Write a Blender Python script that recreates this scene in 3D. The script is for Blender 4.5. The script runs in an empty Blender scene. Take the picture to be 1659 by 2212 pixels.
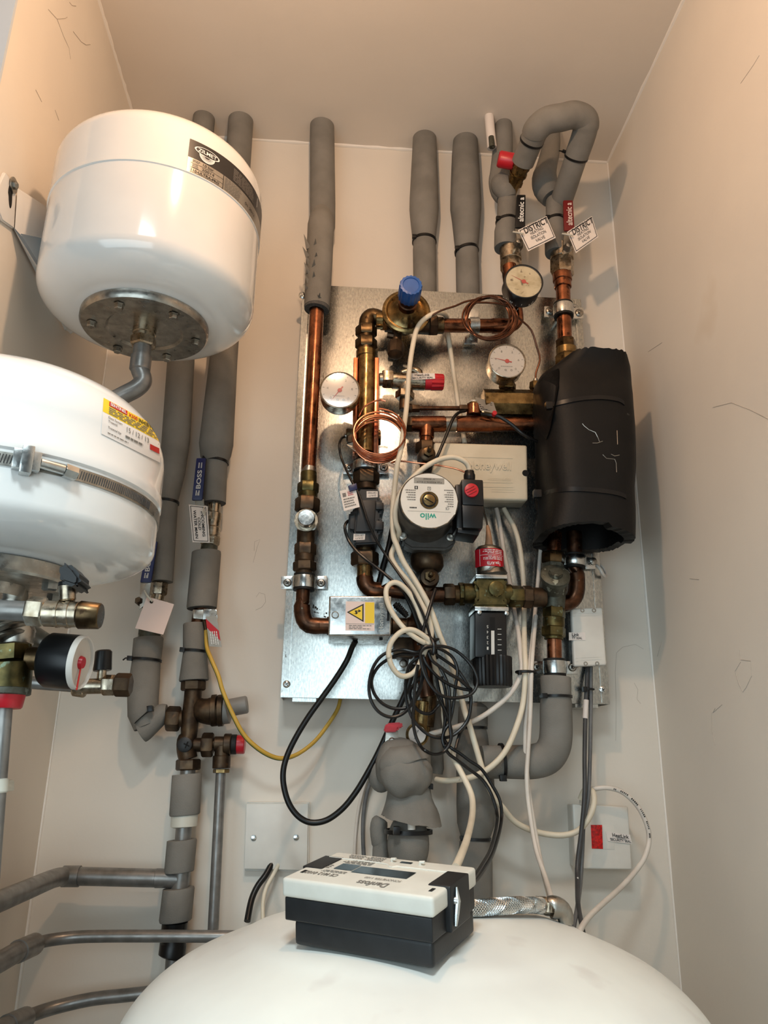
import bpy, bmesh, math, random
from mathutils import Vector, Matrix
from mathutils.bvhtree import BVHTree
from mathutils import noise as mnoise
random.seed(7)
SC = bpy.context.scene
COL = SC.collection
# ------------------------------------------------------------------ the place: metres, z up, back wall at y=0, eye at EYE
W, H = 1659.0, 2212.0
YAW, PITCH, ROLL, FPX = 0.064833052, 0.310813377, 0.016110936, 1678.4643
DIST, EYEZ = 1.42, 1.08
XL, XR, ZC = -0.468161, 0.595001, EYEZ + 1.32118
EYE = Vector((0, -DIST, EYEZ))
cy, sy, cp, sp = math.cos(YAW), math.sin(YAW), math.cos(PITCH), math.sin(PITCH)
_f = Vector((sy*cp, cy*cp, sp)); _r = Vector((cy, -sy, 0)); _u = _r.cross(_f)
CR = math.cos(ROLL)*_r + math.sin(ROLL)*_u
CU = -math.sin(ROLL)*_r + math.cos(ROLL)*_u
CF = _f
def ray(x, y):
    return CR*((x-W/2)/FPX) - CU*((y-H/2)/FPX) + CF
DOFF = 0.0                            # how far the fittings stand off further than their nominal depth
def V(x, y, d):                       # point of the photo on the plane d metres in front of the back wall
    v = ray(x, y); return EYE + v*((DIST-d-DOFF)/v.y)
def VX(x, y, X):
    v = ray(x, y); return EYE + v*(X/v.x)
def VZ(x, y, Z):
    v = ray(x, y); return EYE + v*((Z-EYEZ)/v.z)
def S(x, y, d):                       # metres per photo pixel there
    return (V(x+.5, y, d)-V(x-.5, y, d)).length
# ------------------------------------------------------------------ materials
def lin(c):
    def g(v):
        v /= 255.0
        return v/12.92 if v <= .04045 else ((v+.055)/1.055)**2.4
    return tuple(g(v) for v in c[:3]) + (1.0,)
MATS = {}
def mat(name, c1, c2=None, metal=0.0, rough=.5, scale=40.0, rvar=.0, bump=0.0, bscale=200.0, spots=None, coat=0.0, spec=.5,
        emit=None, stretch=None, lo=.35, hi=.65, trans=0.0, detail=4.0, spot_lo=.62, spot_hi=.68, spot_scale=60.0):
    m = bpy.data.materials.new(name); m.use_nodes = True
    nt = m.node_tree; b = nt.nodes['Principled BSDF']; L = nt.links.new
    b.inputs['Metallic'].default_value = metal
    b.inputs['Roughness'].default_value = rough
    b.inputs['Base Color'].default_value = lin(c1)
    b.inputs['Specular IOR Level'].default_value = spec
    if coat: b.inputs['Coat Weight'].default_value = coat; b.inputs['Coat Roughness'].default_value = .08
    if trans: b.inputs['Transmission Weight'].default_value = trans
    if emit: b.inputs['Emission Color'].default_value = lin(emit[0]); b.inputs['Emission Strength'].default_value = emit[1]
    tc = nt.nodes.new('ShaderNodeNewGeometry'); src = tc.outputs['Position']
    if stretch:
        mp = nt.nodes.new('ShaderNodeMapping'); mp.inputs['Scale'].default_value = stretch
        L(src, mp.inputs['Vector']); src = mp.outputs['Vector']
    def noise(sc, det=4.0):
        n = nt.nodes.new('ShaderNodeTexNoise'); n.inputs['Scale'].default_value = sc; n.inputs['Detail'].default_value = det
        L(src, n.inputs['Vector']); return n.outputs['Fac']
    def ramp(fac, a, ca, bb, cb):
        r = nt.nodes.new('ShaderNodeValToRGB'); r.color_ramp.elements[0].position = a; r.color_ramp.elements[0].color = ca
        r.color_ramp.elements[1].position = bb; r.color_ramp.elements[1].color = cb; L(fac, r.inputs['Fac']); return r.outputs['Color']
    col = None
    if c2:
        fac = noise(scale, detail); col = ramp(fac, lo, lin(c1), hi, lin(c2))
    if spots:
        f2 = noise(spot_scale, 3.0)
        k = ramp(f2, spot_lo, (0, 0, 0, 1), spot_hi, (1, 1, 1, 1))
        mx = nt.nodes.new('ShaderNodeMix'); mx.data_type = 'RGBA'
        L(k, mx.inputs['Factor'])
        if col: L(col, mx.inputs['A'])
        else: mx.inputs['A'].default_value = lin(c1)
        mx.inputs['B'].default_value = lin(spots); col = mx.outputs['Result']
    if col: L(col, b.inputs['Base Color'])
    if rvar:
        k = ramp(noise(scale*1.7), .3, (max(rough-rvar, .03),)*3+(1,), .7, (min(rough+rvar, 1),)*3+(1,))
        L(k, b.inputs['Roughness'])
    if bump:
        bp = nt.nodes.new('ShaderNodeBump'); bp.inputs['Strength'].default_value = bump; bp.inputs['Distance'].default_value = .002
        L(noise(bscale, 5.0), bp.inputs['Height']); L(bp.outputs['Normal'], b.inputs['Normal'])
    MATS[name] = m; return m
# ------------------------------------------------------------------ things, parts, sub-parts
def cr(pts, k=8):                     # smooth curve through control points of any dimension
    pts = [tuple(p) for p in pts]; n = len(pts); out = []
    for i in range(n-1):
        p0, p1, p2, p3 = pts[max(i-1, 0)], pts[i], pts[i+1], pts[min(i+2, n-1)]
        for j in range(k):
            t = j/k
            out.append(tuple(.5*(2*b+(c-a)*t+(2*a-5*b+4*c-e)*t*t+(3*b-a-3*c+e)*t**3) for a, b, c, e in zip(p0, p1, p2, p3)))
    out.append(pts[-1]); return out
_txt = {}
def glyphs(s, bold=False):
    k = (s, bold)
    if k not in _txt:
        cu = bpy.data.curves.new('lettering', 'FONT'); cu.body = s; cu.resolution_u = 3
        if bold: cu.offset = .018
        o = bpy.data.objects.new('lettering', cu); me = bpy.data.meshes.new_from_object(o)
        vs = [(v.co.x, v.co.y) for v in me.vertices]; fs = [tuple(p.vertices) for p in me.polygons]
        bpy.data.objects.remove(o); bpy.data.curves.remove(cu); bpy.data.meshes.remove(me)
        x0 = min(v[0] for v in vs); x1 = max(v[0] for v in vs); y0 = min(v[1] for v in vs); y1 = max(v[1] for v in vs)
        _txt[k] = ([((x-x0)/max(x1-x0, 1e-6), (y-y0)/max(y1-y0, 1e-6)) for x, y in vs], fs)
    return _txt[k]
def quadmap(q):                       # q: text's bottom-left, bottom-right, top-right, top-left
    n = (q[1]-q[0]).cross(q[3]-q[0]).normalized()
    def f(u, v):
        return (q[0]*(1-u)+q[1]*u)*(1-v)+(q[3]*(1-u)+q[2]*u)*v, n
    return f
def lumpy(p, amp, freq, seed=0.0):     # soft unevenness of hand-cut foam
    p.bm.normal_update()
    for v in p.bm.verts: v.co += v.normal*amp*mnoise.noise(v.co*freq+Vector((seed, 0, 0)))
class Part:
    def __init__(s, name, m, label=None):
        s.name = name; s.bm = bmesh.new(); s.mats = [m]; s.cur = 0; s.subs = []; s.label = label; s.sharp = 38; s.stuff = False
    def sub(s, name, m, label=None):
        p = Part(name, m, label); s.subs.append(p); return p
    def use(s, m):
        if m not in s.mats: s.mats.append(m)
        s.cur = s.mats.index(m); return s
    def face(s, vs):
        try: f = s.bm.faces.new(vs)
        except ValueError: return None
        f.material_index = s.cur; f.smooth = True; return f
    def tube(s, pts, rad, n=20, caps=True, ref=None, phase=0.0, close=False):
        pts = [Vector(p) for p in pts]; N = len(pts)
        if not hasattr(rad, '__len__'): rad = [rad]*N
        tg = []
        for i in range(N):
            a = i-1
            while a >= 0 and (pts[a]-pts[i]).length < 1e-7: a -= 1
            b = i+1
            while b < N and (pts[b]-pts[i]).length < 1e-7: b += 1
            A = pts[a] if a >= 0 else pts[i]; B = pts[b] if b < N else pts[i]
            if close: A = pts[(i-1) % N]; B = pts[(i+1) % N]
            if a >= 0 and b < N:
                t = (pts[i]-A).normalized()+(B-pts[i]).normalized()
                if t.length < 1e-6: t = B-A
            else: t = B-A
            tg.append(t.normalized() if t.length > 0 else Vector((0, 0, 1)))
        r = Vector(ref) if ref else Vector((0, -1, 0))
        if abs(r.dot(tg[0])) > .95: r = Vector((0, 0, 1))
        nrm = (r-tg[0]*r.dot(tg[0])).normalized(); rings = []
        for i in range(N):
            if i:
                nrm = nrm-tg[i]*nrm.dot(tg[i])
                nrm.normalize()
            bi = tg[i].cross(nrm); ring = []
            # mitre stretch at corners
            for k in range(n):
                a = 2*math.pi*k/n+phase
                ring.append(s.bm.verts.new(pts[i]+(nrm*math.cos(a)+bi*math.sin(a))*rad[i]))
            rings.append(ring)
        for i in range(N-1 if not close else N):
            A, B = rings[i], rings[(i+1) % N]
            for k in range(n): s.face((A[k], A[(k+1) % n], B[(k+1) % n], B[k]))
        if caps and not close:
            s.face(list(reversed(rings[0]))); s.face(rings[-1])
        return s
    def run(s, pts, d=None, n=24, k=0, caps=True, top=False, phase=0.0):   # photo points (x, y, width[, d])
        P = [(p[0], p[1], p[2], p[3] if len(p) > 3 else d) for p in pts]
        if k: P = cr(P, k)
        v = [V(x, y, dd) for x, y, w, dd in P]; r = [w*.5*S(x, y, dd) for x, y, w, dd in P]
        if top: v[0].z = ZC+.002
        return s.tube(v, r, n, caps, phase=phase)
    def nut(s, x0, y0, x1, y1, w, d, d1=None):
        a = V(x0, y0, d); b = V(x1, y1, d if d1 is None else d1); r = w*.5*S(x0, y0, d)*1.08; L = b-a
        return s.tube([a, a, a+L*.12, a+L*.88, b, b], [r*.7, r*.9, r, r, r*.9, r*.7], 6, phase=math.pi/6)
    def cyl(s, x0, y0, x1, y1, w, d, d1=None, w1=None, n=24):
        a = V(x0, y0, d); b = V(x1, y1, d if d1 is None else d1); r = w*.5*S(x0, y0, d); r1 = r if w1 is None else w1*.5*S(x1, y1, d if d1 is None else d1)
        L = b-a; e = min(.12, .0012/max(L.length, 1e-5))
        return s.tube([a, a, a+L*e, b-L*e, b, b], [r*.6, r-.001, r, r1, r1-.001, r1*.6], n)
    def lathe(s, c, axis, prof, n=32, caps=True):
        c = Vector(c); ax = Vector(axis).normalized(); r0 = Vector((0, -1, 0))
        if abs(r0.dot(ax)) > .95: r0 = Vector((0, 0, 1))
        u = (r0-ax*r0.dot(ax)).normalized(); w = ax.cross(u); rings = []
        for t, r in prof:
            r = max(r, 1e-5); rings.append([s.bm.verts.new(c+ax*t+(u*math.cos(2*math.pi*k/n)+w*math.sin(2*math.pi*k/n))*r) for k in range(n)])
        for A, B in zip(rings, rings[1:]):
            for k in range(n): s.face((A[k], A[(k+1) % n], B[(k+1) % n], B[k]))
        if caps: s.face(list(reversed(rings[0]))); s.face(rings[-1])
        return s
    def ydisc(s, x, y, dref, prof, n=32, px=True):
        c = V(x, y, dref); k = S(x, y, dref) if px else 1.0; vs = []
        rings = []
        for d, r in prof:
            rr = max(r*k, 1e-5); ring = []
            for i in range(n):
                a = 2*math.pi*i/n+(math.pi/n if n <= 8 else 0)
                ring.append(s.bm.verts.new((c.x+rr*math.cos(a), -d-DOFF, c.z+rr*math.sin(a))))
            rings.append(ring)
        for A, B in zip(rings, rings[1:]):
            for i in range(n): s.face((A[i], A[(i+1) % n], B[(i+1) % n], B[i]))
        s.face(list(reversed(rings[0]))); s.face(rings[-1]); return s
    def hexa(s, q, back, bev=0.0, seg=2):   # front quad (4 points) and the 4 points behind it
        bm2 = bmesh.new(); a = [bm2.verts.new(v) for v in q]; b = [bm2.verts.new(v) for v in back]
        bm2.faces.new(a); bm2.faces.new(list(reversed(b)))
        for i in range(4): bm2.faces.new((a[(i+1) % 4], a[i], b[i], b[(i+1) % 4]))
        bmesh.ops.recalc_face_normals(bm2, faces=bm2.faces[:])
        if bev: bmesh.ops.bevel(bm2, geom=bm2.edges[:], offset=bev, segments=seg, affect='EDGES', profile=.6)
        s.merge(bm2); return s
    def merge(s, bm2):
        mp = {v: s.bm.verts.new(v.co) for v in bm2.verts}
        for f in bm2.faces: s.face([mp[v] for v in f.verts])
        bm2.free()
    def slab(s, px, d, t, bev=0.0):       # flat sheet with four photo corners (x, y[, d]), t thick towards the wall
        q = [V(p[0], p[1], p[2] if len(p) > 2 else d) for p in px]
        n = (q[1]-q[0]).cross(q[3]-q[0]).normalized()
        if n.y > 0: n = -n
        return s.hexa(q, [v-n*t for v in q], bev)
    def box(s, px, df, db, bev=.002, seg=2):     # front quad by photo corners at depth df, straight back to db
        q = [V(p[0], p[1], df) for p in px]
        return s.hexa(q, [Vector((v.x, -db-DOFF, v.z)) for v in q], bev, seg)
    def poly(s, outline, back, bev=0.0):          # prism from outline points to matching back points
        bm2 = bmesh.new(); a = [bm2.verts.new(v) for v in outline]; b = [bm2.verts.new(v) for v in back]; n = len(a)
        bm2.faces.new(a); bm2.faces.new(list(reversed(b)))
        for i in range(n): bm2.faces.new((a[(i+1) % n], a[i], b[i], b[(i+1) % n]))
        bmesh.ops.recalc_face_normals(bm2, faces=bm2.faces[:])
        if bev: bmesh.ops.bevel(bm2, geom=bm2.edges[:], offset=bev, segments=2, affect='EDGES')
        s.merge(bm2); return s
    def ppoly(s, px, df, db, bev=0.0):
        q = [V(x, y, df) for x, y in px]; return s.poly(q, [Vector((v.x, -db-DOFF, v.z)) for v in q], bev)
    def sheet(s, f, box=(0, 0, 1, 1), nu=8, nv=4, off=.0004):
        g = []
        for j in range(nv+1):
            for i in range(nu+1):
                p, n = f(box[0]+(box[2]-box[0])*i/nu, box[1]+(box[3]-box[1])*j/nv); g.append(s.bm.verts.new(p+n*off))
        for j in range(nv):
            for i in range(nu):
                k = j*(nu+1)+i; s.face((g[k], g[k+1], g[k+nu+2], g[k+nu+1]))
        return s
    def text(s, t, f, box, m=None, off=.0008, bold=False):
        if m: s.use(m)
        vs, fs = glyphs(t, bold); nv = []
        for u, v in vs:
            p, n = f(box[0]+(box[2]-box[0])*u, box[1]+(box[3]-box[1])*v); nv.append(s.bm.verts.new(p+n*off))
        for q in fs: s.face([nv[i] for i in q])
        return s
    def bars(s, f, box, rows, m, off=.0007, fill=.45, ragged=.3, words=True):   # print too small to read: rows of short strokes
        s.use(m); h = (box[3]-box[1])/rows
        for r in range(rows):
            v0 = box[3]-h*(r+.5+fill/2); v1 = v0+h*fill; u = box[0]; end = box[2]-(box[2]-box[0])*ragged*random.random()
            while u < end:
                w = (box[2]-box[0])*random.uniform(.08, .2) if words else end-u
                u1 = min(u+w, end); s.sheet(f, (u, v0, u1, v1), 2, 1, off); u = u1+(box[2]-box[0])*.03
        return s
    def frame(s, f, box, tu, tv, m, off=.0007):
        s.use(m); a, b, c, e = box
        for q in ((a, b, c, b+tv), (a, e-tv, c, e), (a, b, a+tu, e), (c-tu, b, c, e)): s.sheet(f, q, 4, 4, off)
        return s
    def pxtube(s, pts, w, d=None, k=6, n=8, caps=True):
        P = [(p[0], p[1], p[2] if len(p) > 2 else d) for p in pts]
        if k: P = cr(P, k)
        m = P[len(P)//2]; r = w*.5*S(m[0], m[1], m[2])
        return s.tube([V(*p) for p in P], r, n, caps)
    def bvh(s): s.bm.normal_update(); return BVHTree.FromBMesh(s.bm)
def onto(bvh, px):                     # photo quad (bottom-left, bottom-right, top-right, top-left of the print) laid onto a surface
    def f(u, v):
        x = (px[0][0]*(1-u)+px[1][0]*u)*(1-v)+(px[3][0]*(1-u)+px[2][0]*u)*v
        y = (px[0][1]*(1-u)+px[1][1]*u)*(1-v)+(px[3][1]*(1-u)+px[2][1]*u)*v
        r = ray(x, y).normalized(); h = bvh.ray_cast(EYE, r)
        q = 0
        while h[0] is None and q < 60: q += 1; x -= 1; r = ray(x, y).normalized(); h = bvh.ray_cast(EYE, r)
        n = h[1] if h[1].dot(r) < 0 else -h[1]
        return h[0], n
    return f
def pq(px, d=None): return quadmap([V(p[0], p[1], p[2] if len(p) > 2 else d) for p in px])
class Thing:
    def __init__(s, name, label, cat, group=None, kind=None):
        s.name, s.label, s.cat, s.group, s.kind = name, label, cat, group, kind; s.parts = []
    def part(s, name, m, label=None):
        p = Part(name, m, label); s.parts.append(p); return p
    def one(s, m):                        # a thing that is one mesh
        p = Part(s.name, m); s.parts.append(p); s.single = True; return p
    def tagit(s, o):
        if s.kind: o['kind'] = s.kind
        if s.label: o['label'] = s.label
        if s.cat: o['category'] = s.cat
        if s.group: o['group'] = s.group
    def done(s):
        allp = []
        def walk(p):
            allp.append(p)
            for q in p.subs: walk(q)
        for p in s.parts: walk(p)
        vs = [v.co for p in allp for v in p.bm.verts]
        lo = [min(v[i] for v in vs) for i in range(3)]; hi = [max(v[i] for v in vs) for i in range(3)]
        base = Vector(((lo[0]+hi[0])/2, (lo[1]+hi[1])/2, lo[2]))
        def make(p, parent, pbase):
            l = [min(v.co[i] for v in p.bm.verts) for i in range(3)]; h = [max(v.co[i] for v in p.bm.verts) for i in range(3)]
            c = Vector(((l[0]+h[0])/2, (l[1]+h[1])/2, (l[2]+h[2])/2)) if parent else base
            bmesh.ops.translate(p.bm, verts=p.bm.verts[:], vec=-c)
            me = bpy.data.meshes.new(p.name); p.bm.to_mesh(me); p.bm.free()
            for m in p.mats: me.materials.append(m)
            me.set_sharp_from_angle(angle=math.radians(p.sharp))
            o = bpy.data.objects.new(p.name, me); COL.objects.link(o)
            o.location = c-pbase
            if parent: o.parent = parent
            if p.label: o['label'] = p.label
            if p.stuff: o['kind'] = 'stuff'
            for q in p.subs: make(q, o, c)
            return o
        if getattr(s, 'single', False) and len(s.parts) == 1:
            o = make(s.parts[0], None, Vector((0, 0, 0))); s.tagit(o); s.obj = o; return o
        e = bpy.data.objects.new(s.name, None); COL.objects.link(e); e.location = base; e.empty_display_size = .02
        s.tagit(e); s.obj = e
        for p in s.parts: make(p, e, base)
        return e
def struct(name, m): return Thing(name, None, None, kind='structure').one(m)
def structdone(p, name, label=None):
    t = Thing(name, label, None, kind='structure'); t.parts = [p]; t.single = True; return t.done()
def fit(T, segs, d):                    # segs: (part name, material, 'n'/'c', x0,y0,x1,y1,w[,w1])
    for g in segs:
        p = T.part(g[0], g[1])
        if g[2] == 'n': p.nut(g[3], g[4], g[5], g[6], g[7], d)
        else: p.cyl(g[3], g[4], g[5], g[6], g[7], d, w1=g[8] if len(g) > 8 else None)
# ---- palette
m_wall = mat('warm white emulsion', (229, 221, 209), (223, 215, 204), rough=.7, scale=4.0, bump=.1, bscale=110, spots=(212, 198, 180), spot_scale=7.0, spot_lo=.68, spot_hi=.95)
m_ceil = mat('ceiling emulsion', (222, 211, 198), (216, 205, 192), rough=.8, scale=3.0, bump=.1, bscale=120)
m_bead = mat('painted sealant bead', (238, 232, 224), rough=.5)
m_floor = mat('grey screed', (120, 116, 110), (95, 92, 88), rough=.8, scale=12)
m_stain = mat('hairline crack', (176, 166, 155), (196, 186, 176), rough=.9, scale=30)
m_galv = mat('galvanised sheet', (206, 208, 204), (178, 181, 179), metal=1, rough=.26, scale=330, rvar=.03, bump=.02, bscale=420, stretch=(1, 1, .4), spots=(112, 110, 104), spot_scale=190, spot_lo=.71, spot_hi=.76)
m_zinc = mat('bright zinc plate', (214, 216, 214), (184, 188, 188), metal=1, rough=.25, scale=60, rvar=.08, bump=.04, bscale=250)
m_steel = mat('dull steel', (178, 174, 166), (150, 146, 138), metal=1, rough=.34, scale=80, rvar=.1)
m_nickel = mat('nickel plated brass', (188, 176, 158), (150, 134, 112), metal=1, rough=.3, scale=90, rvar=.12)
m_copper = mat('copper pipe', (158, 102, 74), (108, 70, 50), metal=1, rough=.26, scale=45, rvar=.1, spots=(84, 56, 44), spot_scale=70, spot_lo=.62, spot_hi=.72)
m_copperb = mat('bright copper', (226, 148, 112), (196, 118, 84), metal=1, rough=.22, scale=80)
m_copperd = mat('tarnished copper', (104, 72, 54), (68, 50, 40), metal=1, rough=.36, scale=60, rvar=.1, spots=(120, 116, 100), spot_scale=110, spot_lo=.68, spot_hi=.74)
m_brass = mat('brass', (152, 128, 86), (106, 86, 56), metal=1, rough=.3, scale=60, rvar=.1, spots=(80, 62, 40), spot_scale=90, spot_lo=.64, spot_hi=.74)
m_brassd = mat('dull brown brass', (104, 85, 60), (70, 56, 41), metal=1, rough=.36, scale=70, rvar=.1, spots=(58, 44, 32), spot_scale=120)
m_brassg = mat('greenish brass', (112, 100, 64), (76, 70, 46), metal=1, rough=.42, scale=70, rvar=.1, spots=(120, 132, 110), spot_scale=120, spot_lo=.64)
m_bronze = mat('dark bronze', (92, 74, 56), (62, 50, 40), metal=.85, rough=.45, scale=60, rvar=.08, spots=(120, 84, 56), spot_scale=50, spot_lo=.66, spot_hi=.8)
m_verd = mat('corroded fitting', (96, 98, 88), (74, 72, 62), metal=.7, rough=.55, scale=90, spots=(150, 156, 144), spot_scale=90, spot_lo=.6, bump=.2)
m_foam = mat('grey pipe insulation foam', (130, 127, 121), (117, 114, 108), rough=.85, scale=20, bump=.35, bscale=650, spec=.3, spots=(132, 127, 119), spot_scale=30, spot_lo=.7, spot_hi=.8)
m_foamd = mat('cut foam edge', (92, 90, 88), (76, 74, 72), rough=.95, scale=200, bump=.4, bscale=500)
m_bfoam = mat('black rubber insulation', (14, 13, 13), (9, 9, 9), rough=.55, scale=30, bump=.15, bscale=240, spec=.28, spots=(66, 64, 62), spot_scale=45, spot_lo=.74, spot_hi=.78)
m_black = mat('black plastic', (15, 15, 17), (10, 10, 12), rough=.36, scale=60, spec=.4)
m_blackm = mat('matt black plastic', (25, 26, 28), (18, 19, 21), rough=.48, scale=80, bump=.04, bscale=400)
m_rubber = mat('black rubber', (19, 18, 17), rough=.6, spec=.35)
m_enamel = mat('white enamel paint', (232, 231, 228), (226, 224, 221), rough=.14, scale=8, coat=.4, bump=.012, bscale=40)
m_tank = mat('white cylinder case', (226, 227, 220), (214, 213, 207), rough=.33, scale=7, bump=.02, bscale=30, spots=(196, 188, 182), spot_scale=16, spot_lo=.62, spot_hi=.85)
m_white = mat('white plastic', (224, 221, 213), (214, 210, 202), rough=.4, scale=20)
m_beige = mat('ivory plastic', (214, 204, 182), (204, 193, 170), rough=.42, scale=20, bump=.02)
m_lid = mat('pale grey plastic', (216, 214, 204), (206, 203, 193), rough=.45, scale=30, spots=(186, 178, 166), spot_scale=25, spot_lo=.66, spot_hi=.8)
m_pgrey = mat('grey plastic', (128, 126, 122), rough=.45)
m_gpipe = mat('silver painted pipe', (140, 138, 135), (118, 116, 113), metal=.55, rough=.36, scale=50, rvar=.08)
m_cw = mat('cream cable sheath', (228, 217, 196), (216, 204, 182), rough=.45, scale=25, spots=(150, 138, 118), spot_scale=60, spot_lo=.7, spot_hi=.78)
m_cwp = mat('white cable sheath', (222, 214, 204), (208, 198, 188), rough=.45, scale=25)
m_cb = mat('black cable sheath', (15, 15, 16), rough=.34, spec=.4)
m_cg = mat('grey cable sheath', (108, 108, 108), (84, 84, 85), rough=.45, scale=30)
m_cgd = mat('dark grey cable sheath', (66, 66, 67), (52, 52, 54), rough=.45, scale=30, spots=(200, 200, 196), spot_scale=70, spot_lo=.72, spot_hi=.75)
m_cy = mat('yellow and green earth sheath', (206, 168, 72), (196, 156, 60), rough=.42, scale=20)
m_cgn = mat('green sheath stripe', (48, 84, 40), rough=.45)
m_cap = mat('brown capillary', (104, 68, 50), (80, 52, 40), metal=.9, rough=.35, scale=60)
m_red = mat('red plastic', (196, 30, 44), (180, 24, 38), rough=.35, scale=30)
m_redd = mat('dark red lever sleeve', (112, 22, 24), rough=.38)
m_blue = mat('blue plastic', (34, 92, 168), (28, 82, 152), rough=.36, scale=30)
m_navy = mat('navy lever sleeve', (28, 38, 92), (24, 32, 80), rough=.38, scale=30)
m_paper = mat('white paper tag', (232, 224, 218), (224, 215, 208), rough=.6, scale=20)
m_pink = mat('blank off-white tag', (226, 205, 197), rough=.55)
m_ink = mat('black ink', (22, 20, 20), rough=.6)
m_greyink = mat('grey print', (120, 116, 110), rough=.6)
m_palein = mat('pale print', (206, 206, 202), rough=.5)
m_whitein = mat('white print', (228, 228, 226), rough=.5)
m_redin = mat('red print', (190, 36, 32), rough=.5)
m_yellow = mat('yellow label', (234, 198, 46), rough=.5)
m_teal = mat('teal print', (20, 152, 130), rough=.5)
m_dial = mat('white dial', (222, 210, 198), rough=.5)
m_dialg = mat('greyish dial', (206, 200, 192), rough=.5)
m_dirty = mat('limescaled dial', (214, 202, 168), (176, 160, 120), rough=.6, scale=55, lo=.45, hi=.7, spots=(108, 92, 62), spot_scale=80, spot_lo=.62)
m_glass = bpy.data.materials.new('gauge glass'); m_glass.use_nodes = True
_n = m_glass.node_tree; _o = _n.nodes['Material Output']; _n.nodes.remove(_n.nodes['Principled BSDF'])
_t = _n.nodes.new('ShaderNodeBsdfTransparent'); _g = _n.nodes.new('ShaderNodeBsdfGlossy'); _g.inputs['Roughness'].default_value = .06
_m = _n.nodes.new('ShaderNodeMixShader'); _m.inputs['Fac'].default_value = .09
_n.links.new(_t.outputs[0], _m.inputs[1]); _n.links.new(_g.outputs[0], _m.inputs[2]); _n.links.new(_m.outputs[0], _o.inputs['Surface'])
m_sil = mat('silver sticker', (190, 184, 174), (170, 164, 154), metal=.8, rough=.3, scale=30)
m_blks = mat('black sticker', (42, 39, 37), rough=.3)
m_skin = mat('tan heat-shrink', (168, 130, 100), rough=.5)
m_cream = mat('translucent nylon', (206, 204, 192), rough=.4)
m_lcd = mat('dark display window', (24, 28, 30), rough=.15)
m_neon = mat('lit red neon lens', (90, 4, 8), (200, 16, 16), rough=.2, scale=260, emit=((255, 16, 12), .1))
m_hole = mat('dark recess', (10, 10, 10), rough=.9)
# ------------------------------------------------------------------ the cupboard itself
def sbox(name, m, a, b):
    p = Part(name, m); q = [Vector((a[0], a[1], a[2])), Vector((b[0], a[1], a[2])), Vector((b[0], a[1], b[2])), Vector((a[0], a[1], b[2]))]
    p.hexa(q, [Vector((v.x, b[1], v.z)) for v in q]); return p
structdone(sbox('wall_back', m_wall, (-1.2, 0, -.02), (XR+.1, .1, ZC)), 'wall_back')
wl = sbox('wall_left', m_wall, (-1.2, -.572, 0), (XL, 0, ZC))
wl.use(m_stain)
for pts in ([(104, 20), (123, 41), (137, 78), (149, 104), (152, 128)], [(123, 41), (140, 40), (145, 37)], [(158, 68), (175, 90), (186, 97), (195, 96)], [(150, 5), (156, 12), (164, 13)], [(77, 194), (90, 220)], [(119, 238), (127, 260)]):
    wl.tube([VX(x, y, XL+.0001) for x, y in pts], .0006, 5)
m_daylit = mat('daylight tinted face', (196, 207, 218), rough=.4)  # added slab; cool daylight on the wall's end is tinted into its colour
structdone(sbox('trim_6', m_daylit, (-1.2, -.578, 0), (XL+.0005, -.5725, ZC)), 'trim_6')
structdone(wl, 'wall_left')
wr = sbox('wall_right', m_wall, (XR, -1.75, 0), (XR+.1, 0, ZC))
wr.use(m_stain)
def crackx(pts, w=.0005):
    v = [VX(x, y, XR-.0001) for x, y in pts]; wr.tube(v, w, 5)
crackx([(1598, 1405), (1600, 1425), (1622, 1428), (1624, 1460), (1612, 1485), (1605, 1495), (1596, 1478), (1588, 1450), (1600, 1430)])
crackx([(1545, 1530), (1540, 1540), (1560, 1522)]); crackx([(1538, 1540), (1538, 1580), (1545, 1610)])
crackx([(1490, 1250), (1510, 1252)]); crackx([(1540, 880), (1580, 870), (1620, 885), (1659, 905)]); crackx([(1400, 760), (1430, 740)])
crackx([(1600, 180), (1628, 140), (1640, 120)]); crackx([(1430, 1385), (1425, 1400), (1420, 1418)])
structdone(wr, 'wall_right')
structdone(sbox('ceiling', m_ceil, (-2.2, -2.6, ZC), (XR+.1, .1, ZC+.1)), 'ceiling')
structdone(sbox('floor', m_floor, (-2.2, -2.6, -.1), (XR+.1, .1, 0)), 'floor')
def bead(n, a, b, r):
    p = Part('trim_%d' % n, m_bead); pts = [Vector(a).lerp(Vector(b), i/40) for i in range(41)]
    p.tube(pts, [r*random.uniform(.7, 1.3) for _ in pts], 8); structdone(p, 'trim_%d' % n)
bead(1, (XL, -.001, ZC), (XR, -.001, ZC), .0042); bead(2, (XL, 0, ZC-.001), (XL, -.57, ZC-.001), .004)
bead(3, (XR, 0, ZC-.001), (XR, -1.7, ZC-.001), .004); bead(4, (XR, -.001, .3), (XR, -.001, ZC), .003); bead(5, (XL, -.001, .3), (XL, -.001, ZC), .003)
# water tide mark and pencil scuffs on the back wall belong to it
wb = Thing('wall_stain', 'faint brown tide mark on the back wall beside the galvanised plate', 'stain', kind='structure'); p = wb.one(m_stain)
for pts in ([(1330, 1600), (1331, 1520), (1329, 1450), (1332, 1410), (1345, 1398), (1372, 1392), (1390, 1402)], [(1370, 1475), (1378, 1490), (1376, 1510), (1384, 1520)],
            [(547, 1215), (556, 1180), (562, 1165), (550, 1170), (549, 1190)], [(553, 1290), (560, 1280), (572, 1284), (574, 1300), (565, 1312), (552, 1318)]):
    p.tube([V(x, y, .0001) for x, y in pts], .00032, 5)
wb.done()

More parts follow.
